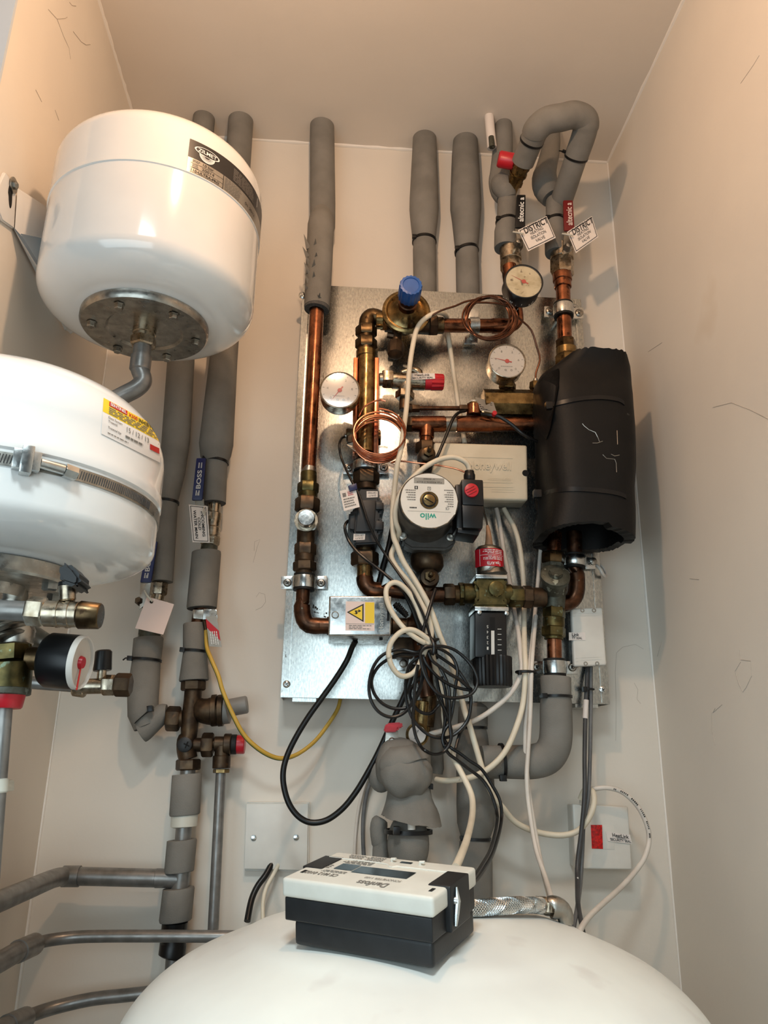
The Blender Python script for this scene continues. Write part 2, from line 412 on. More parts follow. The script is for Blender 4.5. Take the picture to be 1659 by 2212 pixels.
# ------------------------------------------------------------------ upper expansion vessel on the left wall
T = Thing('expansion_vessel', 'white enamel expansion vessel with dark label strip, high on the left wall', 'expansion vessel')
C1x, C1d, R1 = -.2845, .411, .152
def zf(y): return V(315, y, .557).z
zfl = V(315, 712, C1d).z
shell = T.part('shell', m_enamel)
zt, zs, zb = zf(262), zf(348), zf(510)
prof = [(zfl+.004, .03), (zfl+.008, .085), (zfl+.012, .094)]
hb = zb-(zfl+.012)
for i in range(1, 13):
    a = math.pi/2*i/12; prof.append((zfl+.012+hb*(1-math.cos(a)), .094+(R1-.094)*math.sin(a)))
prof += [(zs-.006, R1), (zs-.005, R1+.0016), (zs+.001, R1+.001), (zs+.003, R1+.0008), (zt, R1+.0008)]
for i in range(1, 15):
    a = math.pi/2*i/14; prof.append((zt+.058*math.sin(a), (R1+.0008)*math.cos(a)**.8))
shell.lathe((C1x, -C1d, 0), (0, 0, 1), prof, 96)
bv = shell.bvh()
fl = T.part('flange', m_steel)
kfl = 137*S(315, 705, C1d)
fl.lathe((C1x, -C1d, 0), (0, 0, 1), [(zfl+.012, kfl*.95), (zfl+.009, kfl), (zfl+.001, kfl), (zfl-.003, kfl*.97), (zfl-.003, kfl*.6), (zfl, kfl*.56), (zfl+.001, kfl*.2), (zfl+.001, 0.001)], 64)
for i in range(6):
    a = math.radians(15+60*i); c = (C1x+kfl*.8*math.cos(a), -C1d+kfl*.8*math.sin(a), zfl-.004)
    b = fl.sub('bolt', m_steel); b.lathe(c, (0, 0, -1), [(0, .0075), (.0015, .0075), (.0015, .006), (.0065, .006), (.0075, .005)], 6)
nz = T.part('nozzle', m_nickel)
nz.lathe((C1x, -C1d, 0), (0, 0, 1), [(zfl+.002, .0165), (zfl-.008, .0165), (zfl-.009, .015), (zfl-.016, .015), (zfl-.017, .016)], 24)
nz.lathe((C1x, -C1d, 0), (0, 0, 1), [(zfl-.014, .016), (zfl-.015, .0185), (zfl-.026, .0185), (zfl-.028, .016)], 6)
# label strip wrapped round the shell
def hit(x, y):
    h = bv.ray_cast(EYE, ray(x, y).normalized())[0]; return math.atan2(h.y+C1d, h.x-C1x), h.z
thl, zl0 = hit(402, 366); th2, zl1 = hit(411, 301)
thl = (thl+th2)/2; thr = thl+1.5
zl1 = hit(411, 300)[1]; zl0 = hit(400, 367)[1]
def lab(u, v):
    a = thl+(thr-thl)*u; n = Vector((math.cos(a), math.sin(a), 0))
    return Vector((C1x, -C1d, zl0+(zl1-zl0)*v))+n*(R1+.0012), n
def uof(x, y): return (hit(x, y)[0]-thl)/(thr-thl)
lb = T.part('label', m_blks, 'black and silver rating label strip'); lb.sheet(lab, (0, .44, 1, 1), 40, 3, .0003); lb.use(m_sil).sheet(lab, (0, 0, 1, .44), 40, 3, .0003)
u0, u1, ud = uof(421, 312), uof(474, 343), uof(484, 372)
lb.use(m_whitein)
uc, vc, ru, rv = (u0+u1)/2, .77, (u1-u0)/2, .125
def oval(s, a0=0, a1=360, n=36, f=lab, uu=None, vv=None, rU=None, rW=None, w=.15, off=.0008):
    uu = uc if uu is None else uu; vv = vc if vv is None else vv; rU = ru if rU is None else rU; rW = rv if rW is None else rW
    vs = []
    for i in range(n+1):
        a = math.radians(a0+(a1-a0)*i/n); r = []
        for k in (1, 1-w):
            pt, nn = f(uu+rU*k*math.cos(a), vv+rW*k*math.sin(a)); r.append(s.bm.verts.new(pt+nn*off))
        vs.append(r)
    for A, B in zip(vs, vs[1:]): s.face((A[0], B[0], B[1], A[1]))
oval(lb, w=.12); lb.text('ZILMET', lab, (uc-ru*.74, vc-.055, uc+ru*.74, vc+.055), m_whitein, bold=True)
for k, rr in enumerate((1, .86, .72, .58, .44)):
    oval(lb, 180, 360, 24, vv=vc-.1, rU=ru*.62*rr, rW=.2*rr, w=.12)
lb.use(m_ink)
for v in (.3, .155, .02): lb.sheet(lab, (0.02, v-.004, ud, v+.004), 10, 1, .0006)
lb.sheet(lab, (ud-.004, 0, ud, .44), 2, 2, .0006)
lb.text('10 bar', lab, (uc-ru*.25, .335, uc+ru*.6, .41), m_ink); lb.text('20014', lab, (uc-ru*.3, .19, uc+ru*.68, .265), m_ink)
lb.text('110-ULTRA-PRO', lab, (uc-ru*1.1, .045, ud-.03, .12), m_ink, bold=True)
lb.bars(lab, (.03, .33, uc-ru*.4, .42), 3, m_greyink); lb.bars(lab, (.03, .16, uc-ru*.5, .29), 3, m_greyink)
lb.bars(lab, (ud+.01, .03, ud+.16, .42), 9, m_greyink, ragged=.2); lb.bars(lab, (ud+.07, .5, ud+.3, .9), 8, m_greyink, ragged=.1)
lb.text('01 2012', lab, (ud+.2, .15, ud+.33, .24), m_ink)
lb.use(m_whitein); lb.sheet(lab, (.6, .6, .604, .9), 1, 2, .0006)
br = T.part('bracket', m_enamel)
A = [VX(-14, 425, XL+.005), VX(12, 372, XL+.005), VX(36, 402, XL+.005), VX(31, 494, XL+.005), VX(6, 476, XL+.005)]
br.poly(A, [Vector((XL, a.y, a.z)) for a in A], .0012)
q = [VX(37, 404, XL+.006), V(101, 446, .405), V(96, 508, .405), VX(31, 494, XL+.006)]
br.poly(q, [v+Vector((.004, .02, .0)) for v in q], .001)
q = [VX(31, 494, XL+.004), V(96, 508, .40), V(112, 600, .39), V(152, 690, .37), VX(158, 700, XL+.006), VX(140, 712, XL+.004)]
br.poly(q, [v+Vector((.006, .012, 0)) for v in q], .001)
bp_ = br.sub('keyhole', m_hole); oval_pts = [VX(23+5*math.cos(a)*(1 if math.sin(a) < 0 else .7), 424+26*math.sin(a), XL+.0056) for a in [i*math.pi/10 for i in range(20)]]
bp_.poly(oval_pts, [v-Vector((.0004, 0, 0)) for v in oval_pts])
ws = br.sub('washer', m_steel); c = VX(28, 400, XL+.006); ws.lathe(c, (1, 0, 0), [(0, .011), (.002, .011)], 20)
sc = br.sub('screw', m_steel); sc.lathe(c+Vector((.002, 0, 0)), (1, 0, 0), [(0, .006), (.003, .006), (.005, .003), (.004, .002)], 6)
T.done()
T = Thing('vessel_pipe', 'silver painted bent pipe dropping from the upper expansion vessel flange', 'pipe')
p = T.one(m_gpipe); r0 = .0125
pts = [Vector((C1x, -C1d, zfl-.026)), Vector((C1x, -C1d, V(315, 800, C1d).z)), V(309, 822, C1d+.0), V(296, 838, C1d+.002), V(270, 852, C1d+.004), V(215, 880, C1d+.006)]
pp = [tuple(v) for v in pts]; pp = [pp[0]]+cr(pp[1:], 6); p.tube([Vector(v) for v in pp], r0, 20)
z_ = V(318, 800, C1d).z; p.lathe((C1x, -C1d, 0), (0, 0, 1), [(z_+.022, r0), (z_+.021, r0+.002), (z_, r0+.002), (z_-.002, r0)], 20)
T.done()

# ------------------------------------------------------------------ lower expansion vessel, cut by the frame
T = Thing('expansion_vessel', 'white expansion vessel with yellow sticker and steel strap, at the left edge below the other', 'expansion vessel')
C2x, C2d, R2 = -.3117, .702, .14
def zg(y): return V(25, y, .83).z
shell = T.part('shell', m_enamel)
zfl2 = V(20, 1262, C2d).z
zt, zs, zb = zg(866), zg(938), zg(1075)
hb = zb-(zfl2+.016); prof = [(zfl2+.006, .02), (zfl2+.012, .07), (zfl2+.016, .078)]
for i in range(1, 13):
    a = math.pi/2*i/12; prof.append((zfl2+.016+hb*(1-math.cos(a)), .078+(R2-.078)*math.sin(a)))
prof += [(zs-.014, R2), (zs-.012, R2+.0018), (zs-.002, R2+.002), (zs, R2+.0006), (zt, R2+.0006)]
for i in range(1, 15):
    a = math.pi/2*i/14; prof.append((zt+.075*math.sin(a), (R2+.0006)*math.cos(a)**.75))
shell.lathe((C2x, -C2d, 0), (0, 0, 1), prof, 96); bv2 = shell.bvh()
fl = T.part('flange', m_steel)
fl.lathe((C2x, -C2d, 0), (0, 0, 1), [(zfl2+.014, .072), (zfl2+.012, .075), (zfl2, .075), (zfl2-.002, .073), (zfl2-.002, .03), (zfl2-.012, .028)], 56)
for i in range(6):
    a = math.radians(-75+60*i); b = fl.sub('bolt', m_steel); b.lathe((C2x+.062*math.cos(a), -C2d+.062*math.sin(a), zfl2-.002), (0, 0, -1), [(0, .008), (.0055, .008), (.007, .006)], 6)
hb_ = T.part('bracket', m_steel)
q = [Vector((-.56, -.572, zs-.05)), Vector((-.43, -.572, zs-.05)), Vector((-.43, -.572, zs-.02)), Vector((-.56, -.572, zs-.02))]
hb_.hexa([v+Vector((0, -.06, 0)) for v in q], q, .002)
st = T.part('strap', m_steel, 'stainless worm-drive strap')
zst = zg(984)-.004; st.lathe((C2x, -C2d, 0), (0, 0, 1), [(zst-.0055, R2), (zst-.0055, R2+.0012), (zst+.0055, R2+.0012), (zst+.0055, R2)], 96, caps=False)
st.use(m_cgd)
a0 = math.atan2(-DIST+C2d, 0-C2x)
for i in range(70):
    a = a0-.2+i*.016+.1
    if a > a0+1.5: break
    n = Vector((math.cos(a), math.sin(a), 0)); t = Vector((-n.y, n.x, 0)); c = Vector((C2x, -C2d, zst))+n*(R2+.0013)
    st.tube([c-Vector((0, 0, .0036))-t*.0006, c+Vector((0, 0, .0036))+t*.0006], .00045, 5)
hs = st.sub('housing', m_zinc)
def onring(a, dz, off): n = Vector((math.cos(a), math.sin(a), 0)); return Vector((C2x, -C2d, zst+dz))+n*(R2+off)
h1 = bv2.ray_cast(EYE, ray(58, 982).normalized())[0]; ah = math.atan2(h1.y+C2d, h1.x-C2x)
q = [onring(ah-.07, -.008, .009), onring(ah+.07, -.008, .009), onring(ah+.07, .008, .009), onring(ah-.07, .008, .009)]
hs.hexa(q, [onring(ah-.07, -.008, 0), onring(ah+.07, -.008, 0), onring(ah+.07, .008, 0), onring(ah-.07, .008, 0)], .001)
q = [onring(ah-.03, -.0115, .0105), onring(ah+.03, -.0115, .0105), onring(ah+.03, .0115, .0105), onring(ah-.03, .0115, .0105)]
hs.hexa(q, [onring(ah-.03, -.0115, 0), onring(ah+.03, -.0115, 0), onring(ah+.03, .0115, 0), onring(ah-.03, .0115, 0)], .001)
sw = st.sub('worm_screw', m_zinc); sw.tube([onring(ah+.07, 0, .005), onring(ah+.2, -.001, .005)], .0042, 12); sw.tube([onring(ah+.2, -.001, .005), onring(ah+.27, -.002, .005)], .006, 6)
# treatment sticker on its shoulder
F = onto(bv2, [(218, 937), (345, 1000), (344, 926), (223, 860)])
sk = T.part('sticker', m_paper, 'yellow and white treatment sticker')
sk.sheet(F, (0, 0, 1, .62), 24, 10, .0005); sk.use(m_yellow).sheet(F, (0, .62, 1, 1), 24, 6, .0006)
sk.use(m_redin).sheet(F, (.1, .86, .42, .98), 8, 2, .0009); sk.text('SENTINEL', F, (.12, .88, .4, .965), m_whitein, .0012, True)
sk.text('X300', F, (.44, .86, .6, .96), m_redin, .001, True); sk.text('INHIBITOR', F, (.62, .85, .95, .96), m_ink, .001, True)
sk.bars(F, (.1, .64, .97, .84), 4, m_greyink, .001)
sk.text('Date System', F, (.1, .5, .34, .57), m_ink, .001); sk.text('Treated:', F, (.1, .41, .26, .47), m_ink, .001); sk.text('Treated by:', F, (.1, .22, .33, .3), m_ink, .001)
sk.text('15 / 12 / 13', F, (.42, .4, .8, .54), m_greyink, .001); sk.bars(F, (.4, .2, .78, .32), 1, m_greyink, .001, fill=.5)
sk.bars(F, (.1, .08, .5, .14), 1, m_greyink, .001); sk.use(m_redin).sheet(F, (.82, .24, .98, .4), 4, 2, .001)
T.done()

# ------------------------------------------------------------------ filling-loop cluster under the lower vessel
DC = .80
T = Thing('drain_valve', 'chromed drain valve with black T-handle under the lower vessel', 'valve')
body = T.part('body', m_nickel)
body.cyl(95, 1325, 172, 1328, 58, DC); body.cyl(122, 1326, 130, 1326, 62, DC); body.cyl(143, 1327, 153, 1327, 62, DC)
nb = T.part('nut', m_nickel); nb.nut(60, 1319, 98, 1322, 62, DC)
inl = T.part('inlet_pipe', m_gpipe); inl.cyl(-60, 1316, 66, 1321, 46, DC)
cap = T.part('cap', m_brassd, 'dull brass end cap'); cap.cyl(170, 1328, 218, 1331, 63, DC, w1=58)
stem = T.part('stem', m_nickel); stem.cyl(146, 1300, 145, 1262, 36, DC)
hd = T.part('handle', m_black); hd.cyl(146, 1268, 147, 1258, 40, DC)
hd.ppoly([(124, 1240), (128, 1214), (146, 1213), (160, 1226), (174, 1244), (172, 1262), (160, 1268), (130, 1258)], DC+.016, DC-.016, .003)
T.done()
DC = .702
T = Thing('filling_manifold', 'grimy metal tee manifold below the lower vessel at the left edge', 'manifold')
b = T.part('body', m_steel)
b.run([(28, 1262, 60), (30, 1290, 60), (32, 1300, 54), (30, 1340, 72), (34, 1370, 84), (36, 1396, 70)], DC-.02, 28)
for y, w in ((1352, 92), (1364, 98), (1378, 92)): b.run([(10, y-4, w*.9), (12, y+3, w), (14, y+8, w*.9)], DC-.01, 28)
b.run([(38, 1388, 96), (60, 1384, 80), (104, 1392, 44), (135, 1398, 40)], DC-.06, 24, k=3)
n1 = T.part('nut', m_brassg); n1.run([(22, 1392, 74), (22, 1396, 92), (20, 1428, 96), (20, 1432, 80)], DC, 6, phase=.5)
n2 = T.part('lower_body', m_brassg); n2.run([(18, 1430, 80), (18, 1436, 104), (14, 1490, 100), (13, 1496, 80)], DC, 20)
g = T.part('gauge_stem', m_brassd); g.cyl(58, 1422, 108, 1424, 52, DC)
rc = T.part('cap', m_red, 'red plastic cap'); rc.cyl(10, 1499, 6, 1531, 88, DC, w1=80)
cl = T.part('collar', m_verd); cl.cyl(14, 1486, 12, 1502, 104, DC)
T.done()
T = Thing('pressure_gauge', 'black cased pressure gauge seen edge-on under the lower vessel', 'gauge')
c = T.part('case', m_black); a = V(100, 1425, DC); e = V(172, 1431, DC+.003); ax = (e-a).normalized(); L = (e-a).length; rg = 60*S(140, 1430, DC)
c.lathe(a, ax, [(0, rg*.82), (0, rg*.9), (L*.12, rg), (L*.95, rg), (L*.95, rg*.92)], 48)
f = T.part('lens', m_dialg, 'clear domed face'); f.lathe(a, ax, [(L*.94, rg*.99), (L*1.08, rg*.98), (L*1.12, rg*.94), (L*1.1, rg*.9), (L*1.02, rg*.88), (L*1.02, .0002)], 48)
h = f.sub('hub', m_red); h.lathe(a, ax, [(L*1.02, .006), (L*1.12, .005)], 16)
nd = f.sub('needle', m_redin); cc = a+ax*L*1.06; nd.tube([cc, cc+Vector((0, -.004, -.024))], .0008, 6)
T.done()
T = Thing('isolation_valve', 'small chromed valve with black cap handle behind the edge-on gauge', 'valve')
D3 = .5
inl = T.part('pipe', m_gpipe); inl.cyl(60, 1474, 165, 1482, 28, D3)
b = T.part('body', m_nickel); b.cyl(158, 1483, 224, 1482, 34, D3); b.cyl(160, 1484, 186, 1488, 40, D3-.004)
n = T.part('nut', m_nickel); n.nut(222, 1480, 250, 1480, 42, D3)
e = T.part('end_cap', m_bronze); e.nut(249, 1479, 283, 1480, 48, D3)
s_ = T.part('stem', m_nickel); s_.cyl(219, 1468, 221, 1444, 20, D3)
h = T.part('handle', m_black); h.run([(221, 1449, 38), (221, 1446, 40), (224, 1408, 36), (224, 1405, 30)], D3, 18)
T.done()
T = Thing('drain_pipe', 'silver pipe falling from the red cap at the left edge', 'pipe')
p = T.one(m_gpipe); p.run([(10, 1528, 34), (-8, 1750, 36), (-20, 1900, 38)], DC); q = V(-20, 1900, DC); p.tube([q, Vector((q.x-.01, q.y, 0))], 19*S(-20, 1900, DC), 20)
T.done()
T = Thing('pipe_clip', 'translucent plastic clip on the pipe at the left edge', 'pipe clip')
p = T.part('collar', m_cream); p.cyl(-3, 1683, -4, 1714, 42, DC); T.part('foot', m_cream).box([(-40, 1686), (-6, 1686), (-6, 1712), (-40, 1712)], DC-.01, DC-.05, .002)
T.done()
# ------------------------------------------------------------------ lagged pipes down the back wall, left of the plate
def lag(label, pts, d, top=False, k=0, group=None, n=32, hole=None, pipe=None, name='pipe_insulation', cat='pipe insulation', m=None):
    T = Thing(name, label, cat, group); p = T.part('sleeve', m or m_foam); p.run(pts, d, n, k, top=top)
    if hole:                            # open lower end: cut ring and dark bore
        x, y, w = pts[-1][:3]; dd = pts[-1][3] if len(pts[-1]) > 3 else d
        x1, y1 = pts[-2][:2]; d1 = pts[-2][3] if len(pts[-2]) > 3 else d
        a = V(x, y, dd); ax = (a-V(x1, y1, d1)).normalized(); r = w*.5*S(x, y, dd)
        c = p.sub('cut_end', m_foamd); c.lathe(a, ax, [(0, r*.98), (.0006, r*.97), (.0008, r*.55)], n, caps=True)
    return T
def tie(label, x, y, w, d, ang=0.0, head=-1, bw=5.5, tail=0, rx=None):
    # a band round a sleeve seen side-on at photo (x, y); ang: lean of the band in degrees in the picture plane
    T = Thing('cable_tie', label, 'cable tie'); p = T.part('strap', m_black)
    s = S(x, y, d); r = w*.5*s+.0008; c = V(x, y, d); a = math.radians(ang)
    ax = Vector((math.sin(a), 0, math.cos(a))); hw = bw*.5*s
    p.lathe(c, ax, [(-hw, r-.002), (-hw, r+.0006), (hw, r+.0006), (hw, r-.002)], 32, caps=False)
    tx = Vector((math.cos(a), 0, -math.sin(a))); hc = c+tx*(head*r*.9)+Vector((0, -r*.55, 0)); z = ax
    q = [hc-tx*.0045-z*.004+Vector((0, -.004, 0)), hc+tx*.0045-z*.004+Vector((0, -.004, 0)), hc+tx*.0045+z*.004+Vector((0, -.004, 0)), hc-tx*.0045+z*.004+Vector((0, -.004, 0))]
    h = T.part('head', m_black); h.hexa(q, [v+Vector((0, .007, 0)) for v in q], .0008)
    if tail:
        h.tube([hc, hc+tx*head*tail*.6, hc+tx*head*tail+Vector((0, .004, -.003))], .0013, 6)
    T.done()
def clip(label, x, y, w, h, d, wingl=None, wingr=None, plate=.035, screws=(), vertical=False):
    # two-piece pipe clip: band round the pipe plus flat ears with screws
    T = Thing('pipe_clip', label, 'pipe clip'); s = S(x, y, d)
    c = V(x, y, d); r = w*.5*s; ax = Vector((1, 0, 0)) if vertical else Vector((0, 0, 1))
    b = T.part('band', m_zinc); hh = h*.5*s
    b.lathe(c, ax, [(-hh*.72, r*.96), (-hh*.72, r), (-hh*.4, r*1.03), (hh*.4, r*1.03), (hh*.72, r), (hh*.72, r*.96)], 36, caps=False)
    k = T.part('rubber_lining', m_rubber); k.lathe(c, ax, [(-hh, r*.8), (-hh, r*.97), (hh, r*.97), (hh, r*.8)], 36)
    for q in (wingl, wingr):
        if q: e = T.part('ear', m_zinc); e.box([(q[0], q[1]), (q[2], q[1]), (q[2], q[3]), (q[0], q[3])], plate+.012, plate+.0085, .0012)
    for sx, sy in screws:
        z = T.part('screw', m_steel); z.ydisc(sx, sy, plate+.012, [(plate+.0122, 9), (plate+.0135, 9), (plate+.0155, 7), (plate+.016, 4), (plate+.0145, 3.4), (plate+.0145, .1)], 16)
        z.use(m_hole)
        for a in (.6, 2.17):
            v = V(sx, sy, plate+.0163); t = Vector((math.cos(a), 0, math.sin(a)))*.0035; z.tube([v-t, v+t], .0006, 5)
    T.part('stud', m_steel).ydisc(x, y, d, [(plate, 8), (d-w*.4*s, 8)], 10)
    T.done()
def lever(T, navy, q, steel, text, d, mt=m_palein):
    # q: photo corners of the sleeve (top-left, top-right, bottom-right, bottom-left)
    h = T.part('lever', m_steel); h.slab(steel, d-.001, .003, .0006)
    s = h.sub('grip', navy); s.slab(q, d+.002, .007, .0022)
    if text:
        f = pq([q[2], q[1], q[0], q[3]], d+.002); s.text(text, f, (.26, .27, .7, .72) if text == 'BOSS' else (.16, .2, .9, .78), mt, .0012, True)
        if text == 'BOSS':
            s.bars(f, (.1, .25, .22, .75), 2, mt, .0013, ragged=0); s.bars(f, (.75, .25, .88, .75), 2, mt, .0013, ragged=0); s.use(mt).sheet(f, (.1, .45, .17, .5), 2, 2, .0013)
    return h
D = .052
lag('grey lagged pipe running from ceiling behind the upper vessel, far left', [(441, 252, 47), (418, 480, 52), (391, 776, 58), (380, 950, 61), (372, 1020, 56), (363, 1080, 44), (362, 1088, 45), (361, 1092, 46), (350, 1257, 47)], D, top=True).done()
lag('grey lagged pipe from ceiling to the navy lever valve with printed tag', [(520, 264, 54), (505, 480, 56), (483, 776, 60), (467, 960, 74), (466, 985, 66), (467, 1000, 50), (466, 1010, 50), (463, 1087, 50)], D, top=True, hole=True).done()
tie('black cable tie on the far-left lagged pipe beside the lower vessel', 362.5, 1085, 46, D, 3)
tie('black cable tie level with the navy lever top', 468, 998, 50, D, 4)
# incoming main stop valve
T = Thing('stop_valve', 'navy lever ball valve on the pipe with the printed water main tag', 'valve')
fit(T, [('neck', m_nickel, 'c', 464, 1086, 462, 1110, 27), ('body', m_nickel, 'c', 463, 1108, 458, 1140, 34), ('body_end', m_nickel, 'c', 458, 1140, 456, 1160, 38),
        ('nut', m_nickel, 'n', 456, 1158, 453, 1178, 38), ('tail', m_verd, 'c', 453, 1178, 450, 1194, 36)], D)
lever(T, m_navy, [(424, 989), (445, 989), (437, 1080), (414, 1080)], [(420, 1078), (440, 1078), (444, 1118), (428, 1118)], 'BOSS', D+.03)
T.part('spindle', m_steel).ydisc(452, 1120, D, [(D, 10), (D+.028, 10), (D+.034, 7)], 6)
T.done()
def tag(label, px, d, m=m_paper, name='tag'):
    T = Thing(name, label, 'tag'); p = T.part('card', m); p.slab(px, d, .0008); return T, p, pq([px[3], px[2], px[1], px[0]], d)
T, p, f = tag('white tag printed incoming cold water main, hanging on navy lever valve', [(408, 1090), (448, 1094), (453, 1172.5), (416, 1171)], D+.042)
f = pq([(408, 1090), (416, 1171), (453, 1172.5), (448, 1094)], D+.042)    # print reads downwards
p.frame(f, (.03, .07, .97, .93), .015, .03, m_ink)
p.text('INCOMING', f, (.16, .62, .84, .78), m_ink, bold=True); p.text('COLD', f, (.33, .42, .67, .57), m_ink, bold=True); p.text('WATER MAIN', f, (.14, .2, .9, .36), m_ink, bold=True)
p.use(m_hole); oval(p, 0, 360, 14, f, .06, .8, .03, .06, .99, .001)
tt = T.part('string', m_cream); tt.pxtube([(441, 1096, D+.044), (438, 1104, D+.048), (441, 1112, D+.046), (444, 1104, D+.044)], 3)
T.done()
lag('short grey sleeve between the tagged stop valve and the earth clamp', [(446, 1193, 62), (446, 1196, 63), (436, 1310, 65), (436, 1314, 64)], D, hole=True).done()
T = Thing('water_pipe', 'bare pipe end at the earth clamp', 'pipe'); p = T.one(m_copperd); p.cyl(434, 1308, 427, 1352, 30, D); T.done()
T = Thing('earth_clamp', 'metal earth clamp with screw on the cold main pipe', 'clamp')
p = T.part('band', m_steel); p.box([(416, 1316), (440, 1316), (440, 1338), (416, 1336)], D+.016, D-.016, .002)
p = T.part('lug', m_zinc); p.slab([(440, 1315), (468, 1317), (470, 1336), (438, 1338)], D+.02, .002, .0005)
p = T.part('screw', m_steel); p.ydisc(461, 1325, D+.02, [(D+.02, 8), (D+.026, 8), (D+.026, 1)], 14)
p = T.part('terminal', m_bronze); p.cyl(440, 1330, 445, 1362, 9, D+.012)
T.done()
T, p, f = tag('foil safety tag with red stripe hanging from the earth clamp', [(444, 1332), (468, 1330), (479, 1398), (452, 1396)], D+.028, m_sil)
p.use(m_red); q = [f(u, v)[0]+f(u, v)[1]*.0006 for u, v in ((.0, .93), (0, .62), (.98, .2), (.98, .52))]; p.face([p.bm.verts.new(v) for v in q])
p.bars(pq([(444, 1332), (452, 1396), (479, 1398), (468, 1330)], D+.028), (.5, .15, .95, .85), 4, m_whitein, .0011, ragged=.1); T.done()
lag('short grey sleeve with tie above the brown bronze control valve', [(420, 1347, 47), (420, 1349, 49), (421, 1395, 51), (421, 1407, 50), (421, 1420, 54), (419, 1468, 64), (419, 1470, 63)], D, hole=True).done()
tie('black cable tie on the short sleeve above the bronze control valve', 421, 1407, 52, D, 2)
# far left run below the navy lever: valve, blank tag, elbow sleeve
T = Thing('stop_valve', 'navy lever ball valve with the blank tag, below the lower vessel', 'valve')
fit(T, [('nut', m_nickel, 'n', 345, 1258, 342, 1286, 34), ('neck', m_nickel, 'c', 342, 1284, 338, 1300, 28), ('body', m_nickel, 'c', 338, 1298, 330, 1352, 46), ('tail', m_verd, 'c', 325, 1352, 322, 1380, 48)], D)
lever(T, m_navy, [(318, 1169), (340, 1169), (326, 1258), (302, 1258)], [(303, 1256), (326, 1256), (322, 1300), (301, 1316)], 'BOSS', D+.03)
T.part('spindle', m_bronze).ydisc(308, 1305, D, [(D, 9), (D+.03, 9), (D+.038, 6)], 6)
T.done()
T, p, f = tag('blank pinkish white tag tied to the lower navy lever', [(317.5, 1288.5), (376, 1305), (352.6, 1371), (292, 1357)], D+.045, m_pink)
p.use(m_hole); oval(p, 0, 360, 14, f, .22, .88, .06, .05, .99, .001)
T.part('string', m_cream).pxtube([(312, 1276, D+.036), (318, 1287, D+.05), (327, 1297, D+.05), (328, 1299, D+.046)], 4)
T.done()
T = lag('grey elbow sleeve below the blank tag, turning towards the bronze valve', [(321, 1378, 62), (321, 1380, 64), (317, 1418, 63), (316, 1428, 61), (312, 1470, 66), (309, 1505, 67), (309, 1540, 66), (318, 1568, 58)], D, hole=True)
p = T.part('elbow_piece', m_foam); p.run([(303, 1580, 52), (308, 1576, 54), (330, 1555, 52), (350, 1542, 44), (360, 1540, 36)], D, 24, 3)
T.done()
tie('black cable tie on the elbow sleeve beside the end-cap valve', 315, 1426, 65, D, 2, tail=.012)
T = Thing('cable_tie', 'black cable tie slanting across the bend of the elbow sleeve', 'cable tie'); p = T.part('strap', m_black)
a, b = V(294, 1560, D+.02), V(328, 1530, D+.026); q = [a-Vector((.002, 0, .0025)), b-Vector((.002, 0, .0025)), b+Vector((.002, 0, .0025)), a+Vector((.002, 0, .0025))]
p.hexa([v+Vector((0, -.006, 0)) for v in q], [v+Vector((0, .01, 0)) for v in q], .0005)
T.part('head', m_black).box([(316, 1525), (328, 1523), (330, 1536), (318, 1538)], D+.036, D+.024, .001); T.done()
# inlet control group
T = Thing('control_valve', 'dark bronze multi-port inlet valve with grey plastic nose', 'valve')
b = T.part('body', m_bronze)
b.run([(418, 1488, 38), (415, 1520, 38), (410, 1560, 38), (408, 1588, 36), (403, 1600, 42), (403, 1622, 42), (407, 1640, 40)], D, 26, 3)
b.run([(420, 1512, 20), (434, 1530, 52), (452, 1536, 58), (470, 1535, 64)], D, 28, 2); b.run([(395, 1552, 36), (382, 1553, 36)], D, 20)
for x in (462, 476): T.part('ring', m_bronze).run([(x-5, 1535, 64), (x-4, 1535, 68), (x+6, 1534, 68), (x+7, 1534, 62)], D, 32)
T.part('end_plate', m_pgrey).run([(484, 1533, 62), (491, 1533, 60), (493, 1532, 40)], D, 32)
T.part('nose', m_pgrey, 'grey plastic nose').run([(490, 1530, 38), (532, 1522, 38), (535, 1521.5, 33)], D, 28)
T.part('nut', m_bronze).nut(418, 1470, 417, 1492, 50, D)
T.part('nut', m_bronze).nut(360, 1552, 389, 1553, 50, D)
T.part('nut', m_bronze).nut(407, 1640, 406, 1664, 50, D)
pl = T.part('plug', m_blackm, 'black cross-slot plug'); pl.ydisc(403, 1609, D, [(D+.012, 16), (D+.02, 16), (D+.021, 14), (D+.021, 1)], 24)
pl.use(m_hole)
for dx, dy in ((6, 3), (3, -7)): pl.tube([V(403-dx, 1609-dy, D+.0212), V(403+dx, 1609+dy, D+.0212)], .0012, 6)
T.part('port', m_bronze).cyl(418, 1609, 438, 1609, 30, D)
T.part('union_nut', m_bronze).nut(436, 1609, 461, 1609, 48, D)
T.done()
T = Thing('relief_valve', 'small bronze relief valve with red end cap on the inlet valve', 'valve')
T.part('neck', m_bronze).cyl(459, 1607, 466, 1607, 20, D)
b = T.part('body', m_bronze); b.cyl(463, 1607, 486, 1607, 32, D); b.cyl(480, 1610, 479, 1640, 32, D)
T.part('bonnet', m_bronze).cyl(484, 1608, 500, 1608, 46, D); T.part('collar', m_rubber).cyl(500, 1608, 512, 1608, 42, D)
T.part('cap', m_red, 'red end cap').cyl(511, 1608, 529, 1608, 40, D)
T.part('outlet', m_bronze).cyl(479, 1632, 478, 1660, 39, D); T.part('nut', m_brass).nut(478, 1661, 477.5, 1670, 33, D)
T.done()
T = Thing('discharge_pipe', 'silver vertical discharge pipe below the red-capped relief valve', 'pipe'); p = T.one(m_gpipe)
